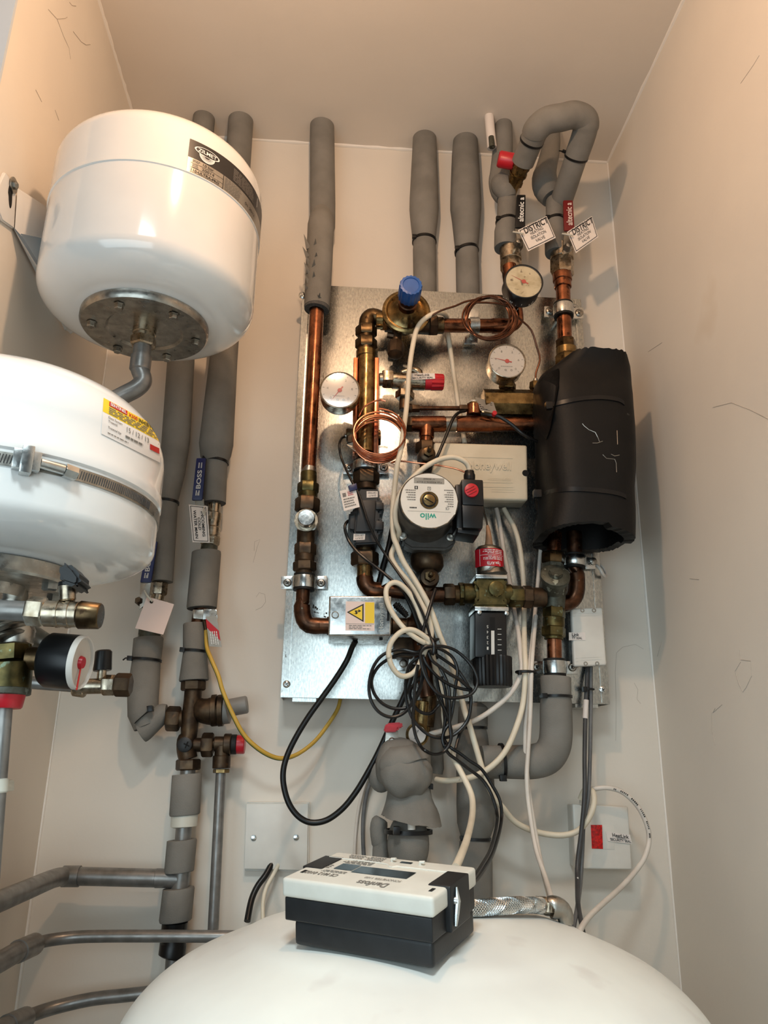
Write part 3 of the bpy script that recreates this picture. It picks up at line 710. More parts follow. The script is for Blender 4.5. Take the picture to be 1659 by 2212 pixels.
p.run([(477, 1668, 22), (460, 2015, 24), (452, 2150, 25)], D, 20); q = V(452, 2150, D); p.tube([q, Vector((q.x-.01, q.y, 0))], 12.4*S(452, 2150, D), 20); T.done()
T = Thing('riser_pipe', 'grey vertical riser pipe under the bronze valve, lagged in pieces', 'pipe')
p = T.part('pipe', m_gpipe); p.run([(406, 1662, 33), (396, 1800, 35), (385, 1940, 34), (374, 2080, 34), (366, 2212, 34)], D, 24); q = V(366, 2212, D); p.tube([q, Vector((q.x-.01, q.y, 0))], 17*S(366, 2212, D), 24)
c = T.part('tee', m_gpipe); c.run([(393, 1880, 34), (393, 1881, 38), (388, 1925, 38), (388, 1926, 34)], D, 24); c.run([(391, 1899, 36), (345, 1897, 40), (337, 1897, 40), (336, 1897, 37)], D, 24)
c2 = T.part('coupling', m_cream, 'translucent nylon coupling'); c2.run([(399, 1758, 50), (399, 1760, 58), (397, 1785, 57), (397, 1787, 44)], D, 28)
c3 = T.part('connector', m_black, 'black plastic connector'); c3.run([(378, 1990, 44), (378, 1993, 56), (376, 2010, 55), (375, 2036, 54), (374, 2040, 58), (371, 2064, 58), (370, 2068, 50)], D, 24)
T.done()
lag('cut grey sleeve on the riser just under the bronze valve', [(404, 1672, 62), (404, 1674, 64), (399, 1757, 66), (399, 1760, 64)], D, hole=True).done()
lag('cut grey sleeve on the riser above the horizontal branch', [(393, 1814, 62), (393, 1816, 64), (387, 1881, 64), (387, 1883, 63)], D, hole=True).done()
lag('cut grey sleeve on the riser below the horizontal branch', [(386, 1918, 66), (386, 1920, 68), (379, 1986, 70), (379, 1989, 68)], D, hole=True).done()
# branch pipes that turn forward along the left wall
def branch(label, pts, k=5):
    T = Thing('branch_pipe', label, 'pipe'); p = T.part('pipe', m_gpipe); P = [V(*q[:3]) for q in pts[:-1]]+[pts[-1][0]]
    r = pts[0][3]*.5*S(*pts[0][:3]); P = [Vector(v) for v in cr([tuple(v) for v in P], k)]; p.tube(P, r, 24); return T, p, r
e = VX(-60, 1972, XL+.045); 
T, p, r = branch('thick silver pipe from the riser, bending forward along left wall', [(345, 1897, D, 38), (260, 1895, D), (180, 1893, D), (150, 1893, D), (118, 1897, D+.03), (60, 1921, D+.13), (e,)])
c = T.part('elbow_collar', m_gpipe); a, b = V(172, 1893, D), V(136, 1893, D); c.tube([a, a, b, b], [r, r+.002, r+.002, r], 24)
T.done()
T, p, r = branch('silver pipe just above the white cylinder at left, second of three', [(560, 2024, D+.05, 25), (480, 2023, D+.05), (330, 2022, D+.05), (190, 2023, D+.05), (120, 2029, D+.06), (80, 2037, D+.08), (62, 2043, D+.1), (V(46, 2049, D+.12),)], 6)
f_ = T.part('tee_fitting', m_gpipe); a, b, c = V(74, 2040, D+.085), V(38, 2056, D+.14), V(-40, 2100, D+.24)
f_.tube([a, a, b, b, c], [r*1.3, r*1.75, r*1.75, r*1.55, r*1.5], 24); T.done()
T, p, r = branch('lowest silver pipe at left, going behind the white cylinder', [(420, 2132, D, 27), (290, 2148, D), (200, 2158, D), (120, 2176, D+.012), (70, 2192, D+.035), (50, 2200, D+.06), (V(30, 2208, D+.09),)], 6)
f_ = T.part('tee_fitting', m_gpipe); a, b, c = V(54, 2200, D+.06), V(14, 2218, D+.12), V(-60, 2262, D+.22)
f_.tube([a, a, b, b, c], [r*1.2, r*1.6, r*1.6, r*1.4, r*1.35], 24); T.done()
DOFF = .035
# ------------------------------------------------------------------ galvanised mounting plate
PD = .035
T = Thing('mounting_plate', 'large galvanised steel mounting plate screwed to the back wall', 'metal plate')
p = T.part('sheet', m_galv)
P0, P1, P2, P3 = V(655, 618, PD), V(1253, 642, PD), V(1320, 1521, PD), V(605, 1507, PD)
x0, x1, z0, z1 = (P0.x+P3.x)/2, (P1.x+P2.x)/2, (P2.z+P3.z)/2, (P0.z+P1.z)/2
def R3(a, b, c, d_, y0, y1): return [Vector((a, -y1-DOFF, c)), Vector((b, -y1-DOFF, c)), Vector((b, -y1-DOFF, d_)), Vector((a, -y1-DOFF, d_))], [Vector((a, -y0-DOFF, c)), Vector((b, -y0-DOFF, c)), Vector((b, -y0-DOFF, d_)), Vector((a, -y0-DOFF, d_))]
p.hexa(*R3(x0, x1, z0, z1, PD-.0015, PD), .0006)
for a, b in ((x0, x0+.0015), (x1-.0015, x1)):
    f = T.part('side_flange', m_galv); f.hexa(*R3(a, b, z0, z1, .001-DOFF, PD-.001))
f = T.part('fold', m_galv); f.hexa(*R3(x0+.012, x0+.0145, z0+.002, z1-.002, PD-.001, PD+.0006)); f = T.part('fold', m_galv); f.hexa(*R3(x1-.0145, x1-.012, z0+.002, z1-.002, PD-.001, PD+.0006))
for a in (x0+.02, x1-.06): f = T.part('foot', m_galv); f.hexa(*R3(a, a+.04, z0-.006, z0+.004, .002-DOFF, PD-.004))
def screw(T, x, y, d, r=8):
    z = T.part('screw', m_zinc); z.ydisc(x, y, d, [(d-.001, r), (d+.0012, r), (d+.0028, r*.65), (d+.003, r*.3)], 18); z.use(m_hole)
    for a in (.5, 2.07): v = V(x, y, d+.0031); t = Vector((math.cos(a), 0, math.sin(a)))*r*.5*S(x, y, d); z.tube([v-t, v+t], .0006, 5)
for x, y in ((653, 638), (619, 1478), (1303, 1490), (1241, 664)): screw(T, x, y, PD)
sm = T.part('soot_mark', m_ink, 'sooty solder smudges')
for x, y, w, h in ((676, 1305, 3, 9), (680, 1309, 4, 6), (684, 1312, 3, 6), (678, 1320, 5, 4), (690, 1316, 4, 2), (700, 1330, 5, 4), (704, 1322, 3, 5), (684, 1322, 6, 3)):
    sm.slab([(x, y), (x+w, y+2), (x+w-1, y+h), (x-1, y+h-1)], PD+.0003, .0002)
T.done()
D = .088
# ------------------------------------------------------------------ first column: big copper flow pipe down to the motorised valve
T = lag('long grey lagging from the ceiling above the left copper pipe', [(696, 266, 52), (696, 300, 53), (697, 440, 55), (697, 490, 54), (697, 510, 40)], .052-DOFF, top=True); T.done()
T = Thing('pipe_insulation', 'torn flaking grey lagging around the top of the left copper pipe', 'pipe insulation'); p = T.part('sleeve', m_foam)
p.run([(694, 458, 24, .04), (694, 463, 42, .066), (694, 474, 52, .081), (693, 488, 57, D), (690, 560, 57, D), (685, 655, 56, D), (684.5, 664, 55, D)], D, 36)
c = p.sub('cut_end', m_foamd); a = V(684.5, 664, D); r = 27.5*S(684, 664, D); c.lathe(a, (-.08, 0, -1), [(-.003, r*.98), (.006, r*.97), (.0065, r*.58), (.001, r*.5)], 36)
for x, y, l, w_, dx in ((661, 505, 22, 5, -3), (660, 532, 16, 5, -4), (664, 550, 14, 4, -2), (662, 566, 16, 5, -3), (666, 578, 12, 6, -2), (663, 590, 15, 4, -3), (660, 612, 9, 3, -2), (676, 515, 13, 4, 3), (672, 560, 14, 5, 4), (678, 545, 10, 4, 3), (684, 632, 10, 3, 4), (690, 636, 8, 3, -3), (674, 586, 12, 4, 2)):
    dd = D+.019 if x < 668 else D+.0235
    l *= 1.5; w_ *= 1.6; dx *= 1.7; b0, b1, tp = V(x, y+l, dd-.004), V(x+w_+2, y+l-3, dd-.003), V(x+dx, y, dd+.011 if x > 668 else dd+.004)
    fk = p.sub('torn_flake', m_foam); fk.poly([b0, b1, tp], [v+Vector((.0008, .0016, 0)) for v in (b0, b1, tp)])
T.done()
T = Thing('copper_pipe', 'shiny vertical copper pipe below the torn lagging on the plate', 'pipe')
p = T.part('pipe', m_copper); p.run([(685.5, 650, 31), (666, 1024, 31)], D, 28); T.part('solder', m_steel, 'grey solder smear').run([(668, 1010, 32), (666.5, 1023, 33)], D, 28, caps=False)
T.done()
T = Thing('compression_fitting', 'greenish compression union where the shiny copper pipe ends', 'pipe fitting')
fit(T, [('sleeve', m_brassg, 'c', 667, 1020, 667, 1046, 35), ('nut', m_brassg, 'n', 666, 1043, 665, 1066, 43), ('ring', m_brassg, 'c', 665, 1064, 665, 1078, 42)], D)
T.done()
T = Thing('check_valve', 'brown valve with shiny round front cap, left column of the plate', 'valve')
fit(T, [('nut', m_bronze, 'n', 665, 1076, 663, 1106, 50), ('body', m_bronze, 'c', 663, 1100, 660, 1178, 39), ('nut', m_bronze, 'n', 660, 1174, 659, 1200, 44), ('collar', m_bronze, 'c', 659, 1198, 658, 1214, 44), ('nut', m_bronze, 'n', 658, 1213, 658, 1234, 47), ('tail', m_bronze, 'c', 657, 1232, 656, 1246, 38)], D)
c = T.part('cap_ring', m_nickel); c.ydisc(662, 1133, D, [(D, 22), (D+.018, 24), (D+.026, 25), (D+.026, 20)], 36)
c = T.part('cap', m_zinc, 'shiny round cap'); c.ydisc(663, 1133, D, [(D+.02, 19), (D+.04, 18), (D+.042, 16.5), (D+.0425, .1)], 36)
T.done()
clip('pipe clip with two ears above the motorised valve box', 657, 1258, 48, 36, D, (607, 1244, 634, 1272), (681, 1244, 707, 1272), PD, [(621, 1259), (693.6, 1259.5)])
T = Thing('copper_elbow', 'dark copper elbow turning into the motorised valve box', 'pipe elbow')
p = T.part('elbow', m_copperd); p.run([(655, 1270, 31), (654, 1300, 31), (653, 1301, 36), (653, 1318, 37), (657, 1338, 37), (668, 1350, 37), (690, 1352, 36), (691, 1352, 32), (708, 1352, 32)], D, 28, 2)
T.part('collar', m_copperd).cyl(689, 1352, 712, 1352, 35, D); T.done()
# motorised valve head
T = Thing('motorised_valve', 'zinc motorised valve box with yellow electrical warning label', 'valve')
B0, B1 = .165, .068
hb = [(711, 1287), (846, 1287), (845, 1373), (709, 1373)]
p = T.part('cover', m_zinc); p.box(hb, B0, B1, .003, 3)
lbq = [(746, 1362), (809, 1363), (809, 1300), (747, 1299)]
f = pq(lbq, B0)
lb = T.part('warning_label', m_pink, 'yellow and white warning label'); lb.sheet(f, (0, 0, 1, 1), 2, 2, .0003)
g = lambda x, y: ((x-746.5)/62.5, (1362.5-y)/63)
lb.use(m_yellow).sheet(f, g(788.5, 1346)+g(808.5, 1301), 1, 1, .0005)
def tri(s, m, pts, off): s.use(m); s.face([s.bm.verts.new(f(*g(x, y))[0]+f(0, 0)[1]*off) for x, y in pts])
tri(lb, m_ink, [(749, 1323), (785.5, 1344), (785.5, 1304)], .0005); tri(lb, m_yellow, [(754, 1323.3), (782.5, 1339.5), (782.5, 1308.5)], .0007)
tri(lb, m_ink, [(763, 1326.5), (773, 1324.5), (770, 1327)], .0009); tri(lb, m_ink, [(769, 1328), (773, 1324), (766, 1318.5)], .0009); tri(lb, m_ink, [(766, 1322), (778, 1320.5), (768, 1319)], .0009); tri(lb, m_ink, [(780, 1320), (774, 1316.5), (774, 1323.5)], .0009)
f2 = pq([(790, 1344), (790, 1303), (808, 1303), (808, 1344)], B0); lb.bars(pq([(808, 1303), (808, 1344), (790, 1344), (790, 1303)], B0), (.05, .08, .95, .92), 4, m_ink, .0009, ragged=.25)
lb.use(m_greyink).sheet(f, g(747.5, 1348.3)+g(808, 1347.6), 2, 1, .0006); lb.bars(f, (.12, .04, .9, .2), 3, m_greyink, .0007, ragged=.4)
nm = T.part('lettering', m_zinc, 'embossed maker lettering'); nm.text('Honeywell', pq([(831, 1364), (831, 1303), (818, 1303), (818, 1364)], B0), (0, 0, 1, 1), m_steel, .0012, True)
T.part('button', m_zinc).ydisc(724, 1329, B0, [(B0-.001, 8), (B0+.002, 8), (B0+.0035, 6)], 24)
s_ = T.part('slot', m_hole); s_.box([(836, 1319), (841, 1319), (841, 1341), (836, 1341)], B0+.0004, B0-.002, .0003)
T.part('drain_hole', m_hole).box([(820, 1378), (827, 1378), (827, 1381), (820, 1381)], B0-.02, B0-.03, .0003)
b = T.part('valve_body', m_bronze); b.cyl(706, 1352, 846, 1352, 40, .085); b.cyl(846, 1352, 880, 1352, 34, .085)
T.done()
# ------------------------------------------------------------------ second column
T = Thing('brass_elbow', 'dull brass elbow with nuts at the top of the second column', 'pipe elbow')
p = T.part('elbow', m_brassd); p.run([(793, 716, 36), (793, 700, 36), (796, 689, 36), (806, 683, 35), (826, 690, 34)], D, 26, 3)
fit(T, [('collar', m_brass, 'c', 811, 692, 827, 692, 38), ('nut', m_brassd, 'n', 791, 706, 791, 727, 43), ('ring', m_brassd, 'c', 791, 725, 791, 736, 36), ('nut', m_brassd, 'n', 791, 733, 791, 754, 44), ('nut', m_brassd, 'c', 791, 752, 791, 762, 38), ('collar', m_brass, 'c', 791, 758, 791, 773, 43)], D)
T.done()
T = Thing('brass_manifold', 'tall brass manifold column with copper coloured edge strips', 'manifold')
p = T.part('body', m_brass); p.run([(792, 771, 36), (792, 772, 40), (788, 978, 40), (788, 980, 34)], D, 32)
for x0_, x1_, b0, b1 in ((764, 773, 762, 770), (810, 819, 807, 817)):
    e = T.part('edge_strip', m_copperb); e.box([(x0_, 772), (x1_, 772), (b1, 979), (b0, 979)], D+.01, D-.02, .001)
T.part('port', m_brassd).cyl(764, 940, 748, 940, 30, D); T.part('port', m_brassd).nut(816, 945, 822, 945, 34, D)
T.part('end_cap', m_brassd).run([(788, 978, 36), (788, 984, 30), (787, 996, 34)], D, 20)
T.done()
def gauge(label, x, y, r, df, db, dial, case, needle, ticks=True, bezel=None, stem=None, marks=True):
    T = Thing('pressure_gauge', label, 'gauge'); c = T.part('case', case)
    c.ydisc(x, y, df, [(db, r*.7), (db, r*.92), (db+.004, r*.96), (df-.006, r*.96), (df-.005, r), (df, r), (df+.0006, r*.97), (df-.001, r*.93), (df-.002, r*.92), (df-.008, r*.9)], 48)
    f = T.part('dial', dial); f.ydisc(x, y, df, [(df-.004, r*.925), (df-.0022, r*.925), (df-.0021, .1)], 40)
    F = lambda a, k, off=0.0: V(x, y, df)+Vector((math.sin(a)*r*k*S(x, y, df), -off, math.cos(a)*r*k*S(x, y, df)))
    if ticks:
        f.use(m_greyink)
        for i in range(11):
            a = math.radians(-135+27*i)
            f.tube([F(a, .78, -.0019), F(a, .87, -.0019)], .0004, 5)
        for i in range(0, 11, 2):
            a = math.radians(-135+27*i); c0 = F(a, .62, -.0018); h = .0022
            f.text(str((i*2) % 10), quadmap([c0+Vector((-h*.7, 0, -h)), c0+Vector((h*.7, 0, -h)), c0+Vector((h*.7, 0, h)), c0+Vector((-h*.7, 0, h))]), (0, 0, 1, 1), m_greyink, .0002)
        for s_ in (-.18, .12):
            c0 = F(0, 0, -.0019)+Vector((s_*r*S(x, y, df)+.001, 0, -.58*r*S(x, y, df))); oval(f, 0, 360, 12, quadmap([c0, c0+Vector((.004, 0, 0)), c0+Vector((.004, 0, .004)), c0+Vector((0, 0, .004))]), .5, .5, .5, .5, .4, .0003)
        c0 = F(0, 0, -.0019)+Vector((-.012, 0, -.34*r*S(x, y, df))); f.bars(quadmap([c0, c0+Vector((.024, 0, 0)), c0+Vector((.024, 0, .002)), c0+Vector((0, 0, .002))]), (0, 0, 1, 1), 1, m_greyink, .0003)
    if True: gl = T.part('glass', m_glass, 'clear glass'); gl.ydisc(x, y, df, [(df-.0004, r*.93), (df-.0002, r*.93), (df-.0002, .1)], 40)
    n = T.part('needle', m_redin); a = math.radians(needle)
    tip, tail = F(a, .74, -.0012), F(a+math.pi, .25, -.0012); sd = Vector((math.cos(a), 0, -math.sin(a)))*.0012
    n.poly([tip, tail+sd, tail-sd], [v+Vector((0, .0004, 0)) for v in (tip, tail+sd, tail-sd)])
    n.ydisc(x, y, df, [(df-.0018, 5), (df-.0008, 4.6), (df-.0006, 3)], 14)
    if stem: stem(T)
    return T
def st1(T): T.part('stem', m_brassd).cyl(740, 868, 768, 876, 26, D)
gauge('round white gauge beside the shiny copper pipe, needle pointing lower left', 734, 842, 43.5, .152, .117, m_dial, m_nickel, 215, stem=st1).done()
T = Thing('temperature_sensor', 'small dark sensor plug with black lead left of the brass column', 'sensor')
T.part('plug', m_bronze).box([(750, 925), (765, 925), (766, 955), (751, 955)], D+.012, D-.012, .002); T.part('tip', m_steel).cyl(752, 942, 744, 942, 12, D)
T.part('seal', m_sil, 'crumpled foil seal').poly([V(748, 960, D+.02), V(765, 954, D+.026), V(772, 966, D+.02), V(768, 975, D+.024)], [V(750, 962, D+.018), V(766, 956, D+.02), V(773, 967, D+.016), V(768, 976, D+.02)])
T.part('lead', m_cb).pxtube([(747, 943, D), (738, 947, D+.01), (733, 962, D+.02), (737, 988, D+.02), (748, 1015, D+.03), (760, 1040, D+.04), (776, 1070, D+.045), (786, 1100, D+.05), (796, 1130, D+.052), (812, 1165, D+.05), (834, 1200, D+.05), (862, 1240, D+.06), (890, 1280, D+.07), (915, 1330, D+.075), (932, 1385, D+.075)], 5.5)
T.done()
clip('pipe clip with two ears behind the bright copper coil', 790, 1008, 54, 26, D, (741, 1000, 768, 1023), (814, 1000, 840, 1023), PD, [(753, 1011), (829, 1010)])
T = Thing('compression_fitting', 'brown union nut between the clip and black flow sensor', 'pipe fitting')
fit(T, [('nut', m_bronze, 'n', 791, 1019, 791, 1047, 53), ('collar', m_bronze, 'c', 791, 1046, 791, 1060, 44)], D); T.done()
T = Thing('flow_sensor', 'black plastic ultrasonic flow sensor with white quality stickers', 'flow sensor')
p = T.part('body', m_blackm); p.ppoly([(775, 1056), (818, 1056), (819, 1078), (829, 1082), (830, 1104), (820, 1106), (820, 1121), (830, 1122), (829, 1146), (818, 1150), (816, 1174), (766, 1176), (762, 1150), (752, 1146), (754, 1106), (765, 1102), (770, 1080)], D+.034, D-.03, .003)
r1 = p.sub('cover', m_blackm); r1.box([(775, 1080), (812, 1080), (808, 1148), (768, 1148)], D+.04, D+.03, .002)
for q in ([(812, 1084), (828, 1086), (828, 1100), (812, 1100)], [(812, 1124), (828, 1126), (827, 1144), (810, 1144)], [(756, 1110), (768, 1108), (766, 1144), (755, 1142)]): r1.box(q, D+.038, D+.03, .0015)
for q, w in (([(792, 1061), (816, 1061), (816, 1074), (792, 1075)], D+.0346), ([(764, 1153), (789, 1153), (788, 1166), (763, 1167)], D+.0346)):
    l = T.part('sticker', m_paper, 'white quality certified sticker'); l.slab(q, w, .0004)
    F = pq([q[1], q[0], q[3], q[2]], w); l.text('QUALITY', F, (.15, .55, .85, .85), m_ink, .0004); l.text('CERTIFIED', F, (.1, .12, .9, .42), m_ink, .0004)
T.done()
T = Thing('compression_fitting', 'large brass union below the black flow sensor', 'pipe fitting')
fit(T, [('neck', m_brassd, 'c', 789, 1174, 789, 1196, 42), ('nut', m_bronze, 'n', 788, 1193, 788, 1223, 56), ('collar', m_brass, 'c', 788, 1221, 788, 1250, 34)], D); T.done()
T = Thing('copper_elbow', 'copper elbow turning right under the black flow sensor', 'pipe elbow'); p = T.one(m_copperd)
p.run([(788, 1246, 34), (788, 1247, 37), (789, 1258, 37), (797, 1270, 36), (812, 1275, 35), (832, 1275, 35), (833, 1275, 31), (880, 1280, 31), (945, 1286, 32)], D, 26, 2); T.done()
T, p, f = tag('small barcode tag with blue clasp on the sensor lead', [(733.7, 1060.5), (768, 1053), (777, 1095), (743, 1104)], D+.052)
p.bars(pq([(742, 1103), (776, 1094), (768, 1054), (734, 1061)], D+.052), (.12, .08, .9, .6), 4, m_greyink, .0006); 
ff = pq([(742, 1103), (776, 1094), (768, 1054), (734, 1061)], D+.052); p.use(m_ink)
for i in range(7): p.sheet(ff, (.12, .66+i*.03, .34, .675+i*.03), 1, 1, .0006)
p.bars(ff, (.45, .66, .9, .9), 3, m_redin, .0006)
T.part('clasp', m_navy, 'blue plastic clasp').box([(752, 1049), (770, 1043), (772, 1056), (756, 1061)], D+.057, D+.05, .001); T.done()
T = Thing('sensor_lead', 'thin black lead curving from the lower end of the flow sensor', 'cable'); p = T.one(m_cb)
p.pxtube([(762, 1122, D+.02), (750, 1127, D+.03), (745, 1140, D+.035), (752, 1165, D+.035), (768, 1188, D+.042), (790, 1208, D+.048), (816, 1228, D+.05), (845, 1252, D+.055), (875, 1282, D+.06), (900, 1325, D+.066), (920, 1385, D+.068)], 7); T.done()
# ------------------------------------------------------------------ pressure reducing valve with the blue knob
T = Thing('pressure_regulator', 'brass pressure regulator with round bell and blue knob', 'valve')
b = T.part('bell', m_brass); b.ydisc(878, 672, .11, [(.05, 20), (.075, 34), (.09, 42), (.1, 49), (.103, 52), (.109, 52), (.111, 49), (.112, 44), (.109, 40), (.112, 34), (.118, 27), (.124, 22), (.13, 18)], 56)
h = T.part('spring_housing', m_copperd); h.ydisc(878, 672, .11, [(.124, 20), (.14, 20), (.141, 17), (.16, 17), (.162, 15)], 28)
k = T.part('knob', m_blue, 'ribbed blue knob'); c = V(878, 672, .11); kk = S(878, 672, .11); n = 96; rings = []
for d_, r in ((.157, .2), (.157, 21.5), (.159, 23), (.192, 23), (.195, 22), (.1955, 17), (.194, 16), (.194, .1)):
    rings.append([k.bm.verts.new((c.x+r*kk*(1+(.035*math.cos(16*2*math.pi*i/n) if r > 20 else 0))*math.cos(2*math.pi*i/n), -d_-DOFF, c.z+r*kk*(1+(.035*math.cos(16*2*math.pi*i/n) if r > 20 else 0))*math.sin(2*math.pi*i/n))) for i in range(n)])
for A, B in zip(rings, rings[1:]):
    for i in range(n): k.face((A[i], A[(i+1) % n], B[(i+1) % n], B[i]))
cc = Vector((c.x, -.194-DOFF, c.z)); h = .0075
F = quadmap([cc+Vector((h, 0, h*.6)), cc+Vector((-h, 0, h*.6)), cc+Vector((-h, 0, -h*.6)), cc+Vector((h, 0, -h*.6))]); k.use(m_palein); 
k.text('0.2 bar', F, (.1, .55, .9, .95), m_palein, -.0006); k.text('100 kPa', F, (0, .05, 1, .42), m_palein, -.0006)
b2 = T.part('body', m_bronze); b2.cyl(832, 694, 928, 700, 46, .075); b2.cyl(858, 712, 856, 742, 22, .085)
fit(T, [('end_nut', m_brassd, 'n', 822, 692, 838, 693, 44), ('end_nut', m_bronze, 'n', 926, 703, 944, 703, 44), ('end_collar', m_brassd, 'c', 942, 703, 958, 703, 36)], .08)
p_ = T.part('drain_knob', m_bronze); p_.run([(855, 738, 22, .09), (855, 741, 34, .09), (855, 752, 38, .092), (854, 766, 34, .095), (854, 769, 20, .096)], .09, 8); T.part('drain_nut', m_bronze).run([(836, 724, 14), (850, 726, 14)], .088, 8)
T.part('test_point', m_brassd).ydisc(887, 705, .11, [(.1, 8), (.125, 7), (.128, 4)], 8)
T.done()
# return line from the regulator along the top to the dirty gauge
T = Thing('copper_pipe', 'horizontal copper pipe running right from the regulator behind the brown coil', 'pipe')
p = T.part('pipe', m_copper); p.run([(954, 703, 30), (1085, 704, 30), (1104, 702, 31), (1113, 694, 31), (1115, 680, 30), (1104, 600, 30), (1100, 575, 30)], .075, 24, 3); T.part('coupling', m_copper).run([(1062, 704, 30), (1062, 704, 33), (1088, 704, 33), (1088, 704, 30)], .075, 24)
T.done()
T = Thing('pipe_clip', 'zinc pipe clip half hidden behind the brown coil', 'pipe clip')
b = T.part('band', m_zinc); b.run([(1014, 703, 30), (1014, 703, 35), (1034, 703, 35), (1034, 703, 30)], .075, 28); T.part('ear', m_zinc).box([(1005, 720), (1032, 720), (1032, 743), (1003, 742)], PD+.012, PD+.008, .001)
T.part('ear', m_zinc).box([(1012, 664), (1034, 664), (1034, 688), (1012, 688)], PD+.012, PD+.008, .001)
z = T.part('screw', m_steel); z.ydisc(1018, 733, PD, [(PD+.011, 8), (PD+.016, 7), (PD+.017, 3)], 14); T.done()
# ------------------------------------------------------------------ safety valve
T = Thing('safety_valve', 'chromed safety valve with ribbed red cap and security sticker', 'valve')
fit(T, [('inlet', m_steel, 'c', 819, 820, 832, 820, 28), ('nut', m_nickel, 'n', 826, 819, 849, 819, 40), ('body', m_nickel, 'c', 847, 822, 918, 826, 36)], D)
b = T.part('outlet', m_nickel); b.run([(878, 822, 34), (876, 848, 32), (876, 850, 30)], D, 24, 1); b.run([(868, 806, 14), (892, 800, 18), (904, 806, 20), (906, 816, 14)], D+.004, 14, 2)
fit(T, [('outlet_nut', m_nickel, 'n', 875, 846, 874, 862, 38), ('outlet_stub', m_bronze, 'c', 873, 860, 872, 886, 20)], D)
c = T.part('cap', m_red, 'ribbed red cap'); a, e = V(914, 825, D), V(958, 826, D); ax = (e-a).normalized(); L = (e-a).length; r = 17.5*S(936, 825, D); n = 60; rings = []
up = Vector((0, 0, 1)); bi = ax.cross(up)
for t, k_, rib in ((0, 1, 0), (L*.4, 1.0, 0), (L*.4, 1.0, .05), (L*.95, .97, .05), (L, .88, .04), (L, .01, 0)):
    rings.append([c.bm.verts.new(a+ax*t+(up*math.cos(2*math.pi*i/n)+bi*math.sin(2*math.pi*i/n))*r*k_*(1+(rib*math.cos(12*2*math.pi*i/n) if rib else 0))) for i in range(n)])
for A, B in zip(rings, rings[1:]):
    for i in range(n): c.face((A[i], A[(i+1) % n], B[(i+1) % n], B[i]))
q = [(889, 821), (940, 818), (939, 806.5), (888.5, 806)]
l = T.part('sticker', m_paper, 'white security seal sticker'); F = pq(q, D+.0165); l.sheet(F, (0, 0, 1, 1), 2, 2, .0); l.text('HeatLink', F, (.14, .52, .78, .92), m_ink, .0004, True); l.text('SECURITY SEAL', F, (.04, .1, .92, .4), m_ink, .0004, True)
T.done()
T = Thing('drain_pipe', 'thin brown horizontal pipe under the red safety valve cap', 'pipe')
fit(T, [('elbow', m_bronze, 'c', 873, 882, 890, 882, 20), ('nut', m_bronze, 'n', 886, 882, 906, 882, 17), ('pipe', m_copperd, 'c', 904, 882, 996, 882, 10), ('nut', m_bronze, 'n', 992, 882, 1010, 882, 16)], D); T.done()
# ------------------------------------------------------------------ copper tee line to the black-lagged exchanger
T = Thing('copper_tee', 'horizontal copper tee line leading into the black lagging', 'pipe tee')
p = T.part('pipe', m_copper); p.run([(888, 916, 31), (1180, 916, 31)], D, 26); p.run([(922, 920, 33), (921, 946, 33), (921, 947, 29), (920, 962, 29)], D, 24)
for a_, b_ in ((888, 960), (986, 1064)): T.part('fitting', m_copper).run([(a_, 916, 31), (a_, 916, 35.5), (b_, 916, 35.5), (b_, 916, 31)], D, 26)
T.part('solder', m_steel).run([(962, 916, 31), (962, 916, 33), (984, 916, 33), (984, 916, 31)], D, 26)
fit(T, [('end_nut', m_bronze, 'n', 877, 916, 893, 916, 34), ('boss', m_copper, 'c', 1024, 898, 1024, 876, 33), ('boss_nut', m_brass, 'n', 1024, 878, 1024, 872, 28), ('plug', m_cream, 'c', 1024, 873, 1024, 867, 20)], D); T.done()
T, p, f = tag('silver barcode tag with red eyelet wired to the copper tee', [(1026, 857, .1), (1066, 869, .115), (1074, 894, .12), (1038, 887, .1)], .11, m_sil)
p.bars(pq([(1038, 887, .1), (1074, 894, .12), (1066, 869, .115), (1026, 857, .1)]), (.08, .1, .92, .55), 3, m_ink, .0006); p.bars(pq([(1038, 887, .1), (1074, 894, .12), (1066, 869, .115), (1026, 857, .1)]), (.5, .6, .95, .9), 2, m_ink, .0006)
T.part('eyelet', m_red).ydisc(1068, 893, .124, [(.118, 5), (.127, 5), (.127, 2)], 14); T.done()
T = Thing('sensor_lead', 'thin black lead from the copper tee down across the ivory box', 'cable'); p = T.one(m_cb)
p.pxtube([(1004, 888, D+.012), (990, 892, D+.022), (978, 906, D+.03), (966, 936, D+.034), (955, 962, D+.036), (945, 985, D+.036), (934, 1003, D+.03), (924, 1016, D+.02)], 7); T.done()
T = Thing('sensor_lead', 'thin black lead from the silver barcode tag into the black lagging', 'cable'); p = T.one(m_cb)
p.pxtube([(1040, 894, D+.02), (1060, 897, D+.028), (1078, 900, D+.03), (1105, 917, D+.03), (1130, 938, D+.03), (1162, 955, D+.02)], 8); T.done()
T = Thing('shutoff_valve', 'small brass shutoff valve with bolt tip above the round pump', 'valve')
fit(T, [('nut', m_bronze, 'n', 920, 957, 920, 980, 42), ('tail', m_bronze, 'c', 921, 985, 922, 1016, 30)], D)
b = T.part('body', m_bronze); b.ydisc(921, 988, D, [(D-.02, 14), (D-.012, 19), (D+.004, 20), (D+.018, 17), (D+.021, 12)], 28); n = T.part('bolt', m_brassd); n.ydisc(922, 988, D, [(D+.02, 11), (D+.03, 11), (D+.031, 5), (D+.046, 4.5), (D+.047, 3)], 6)
T.done()
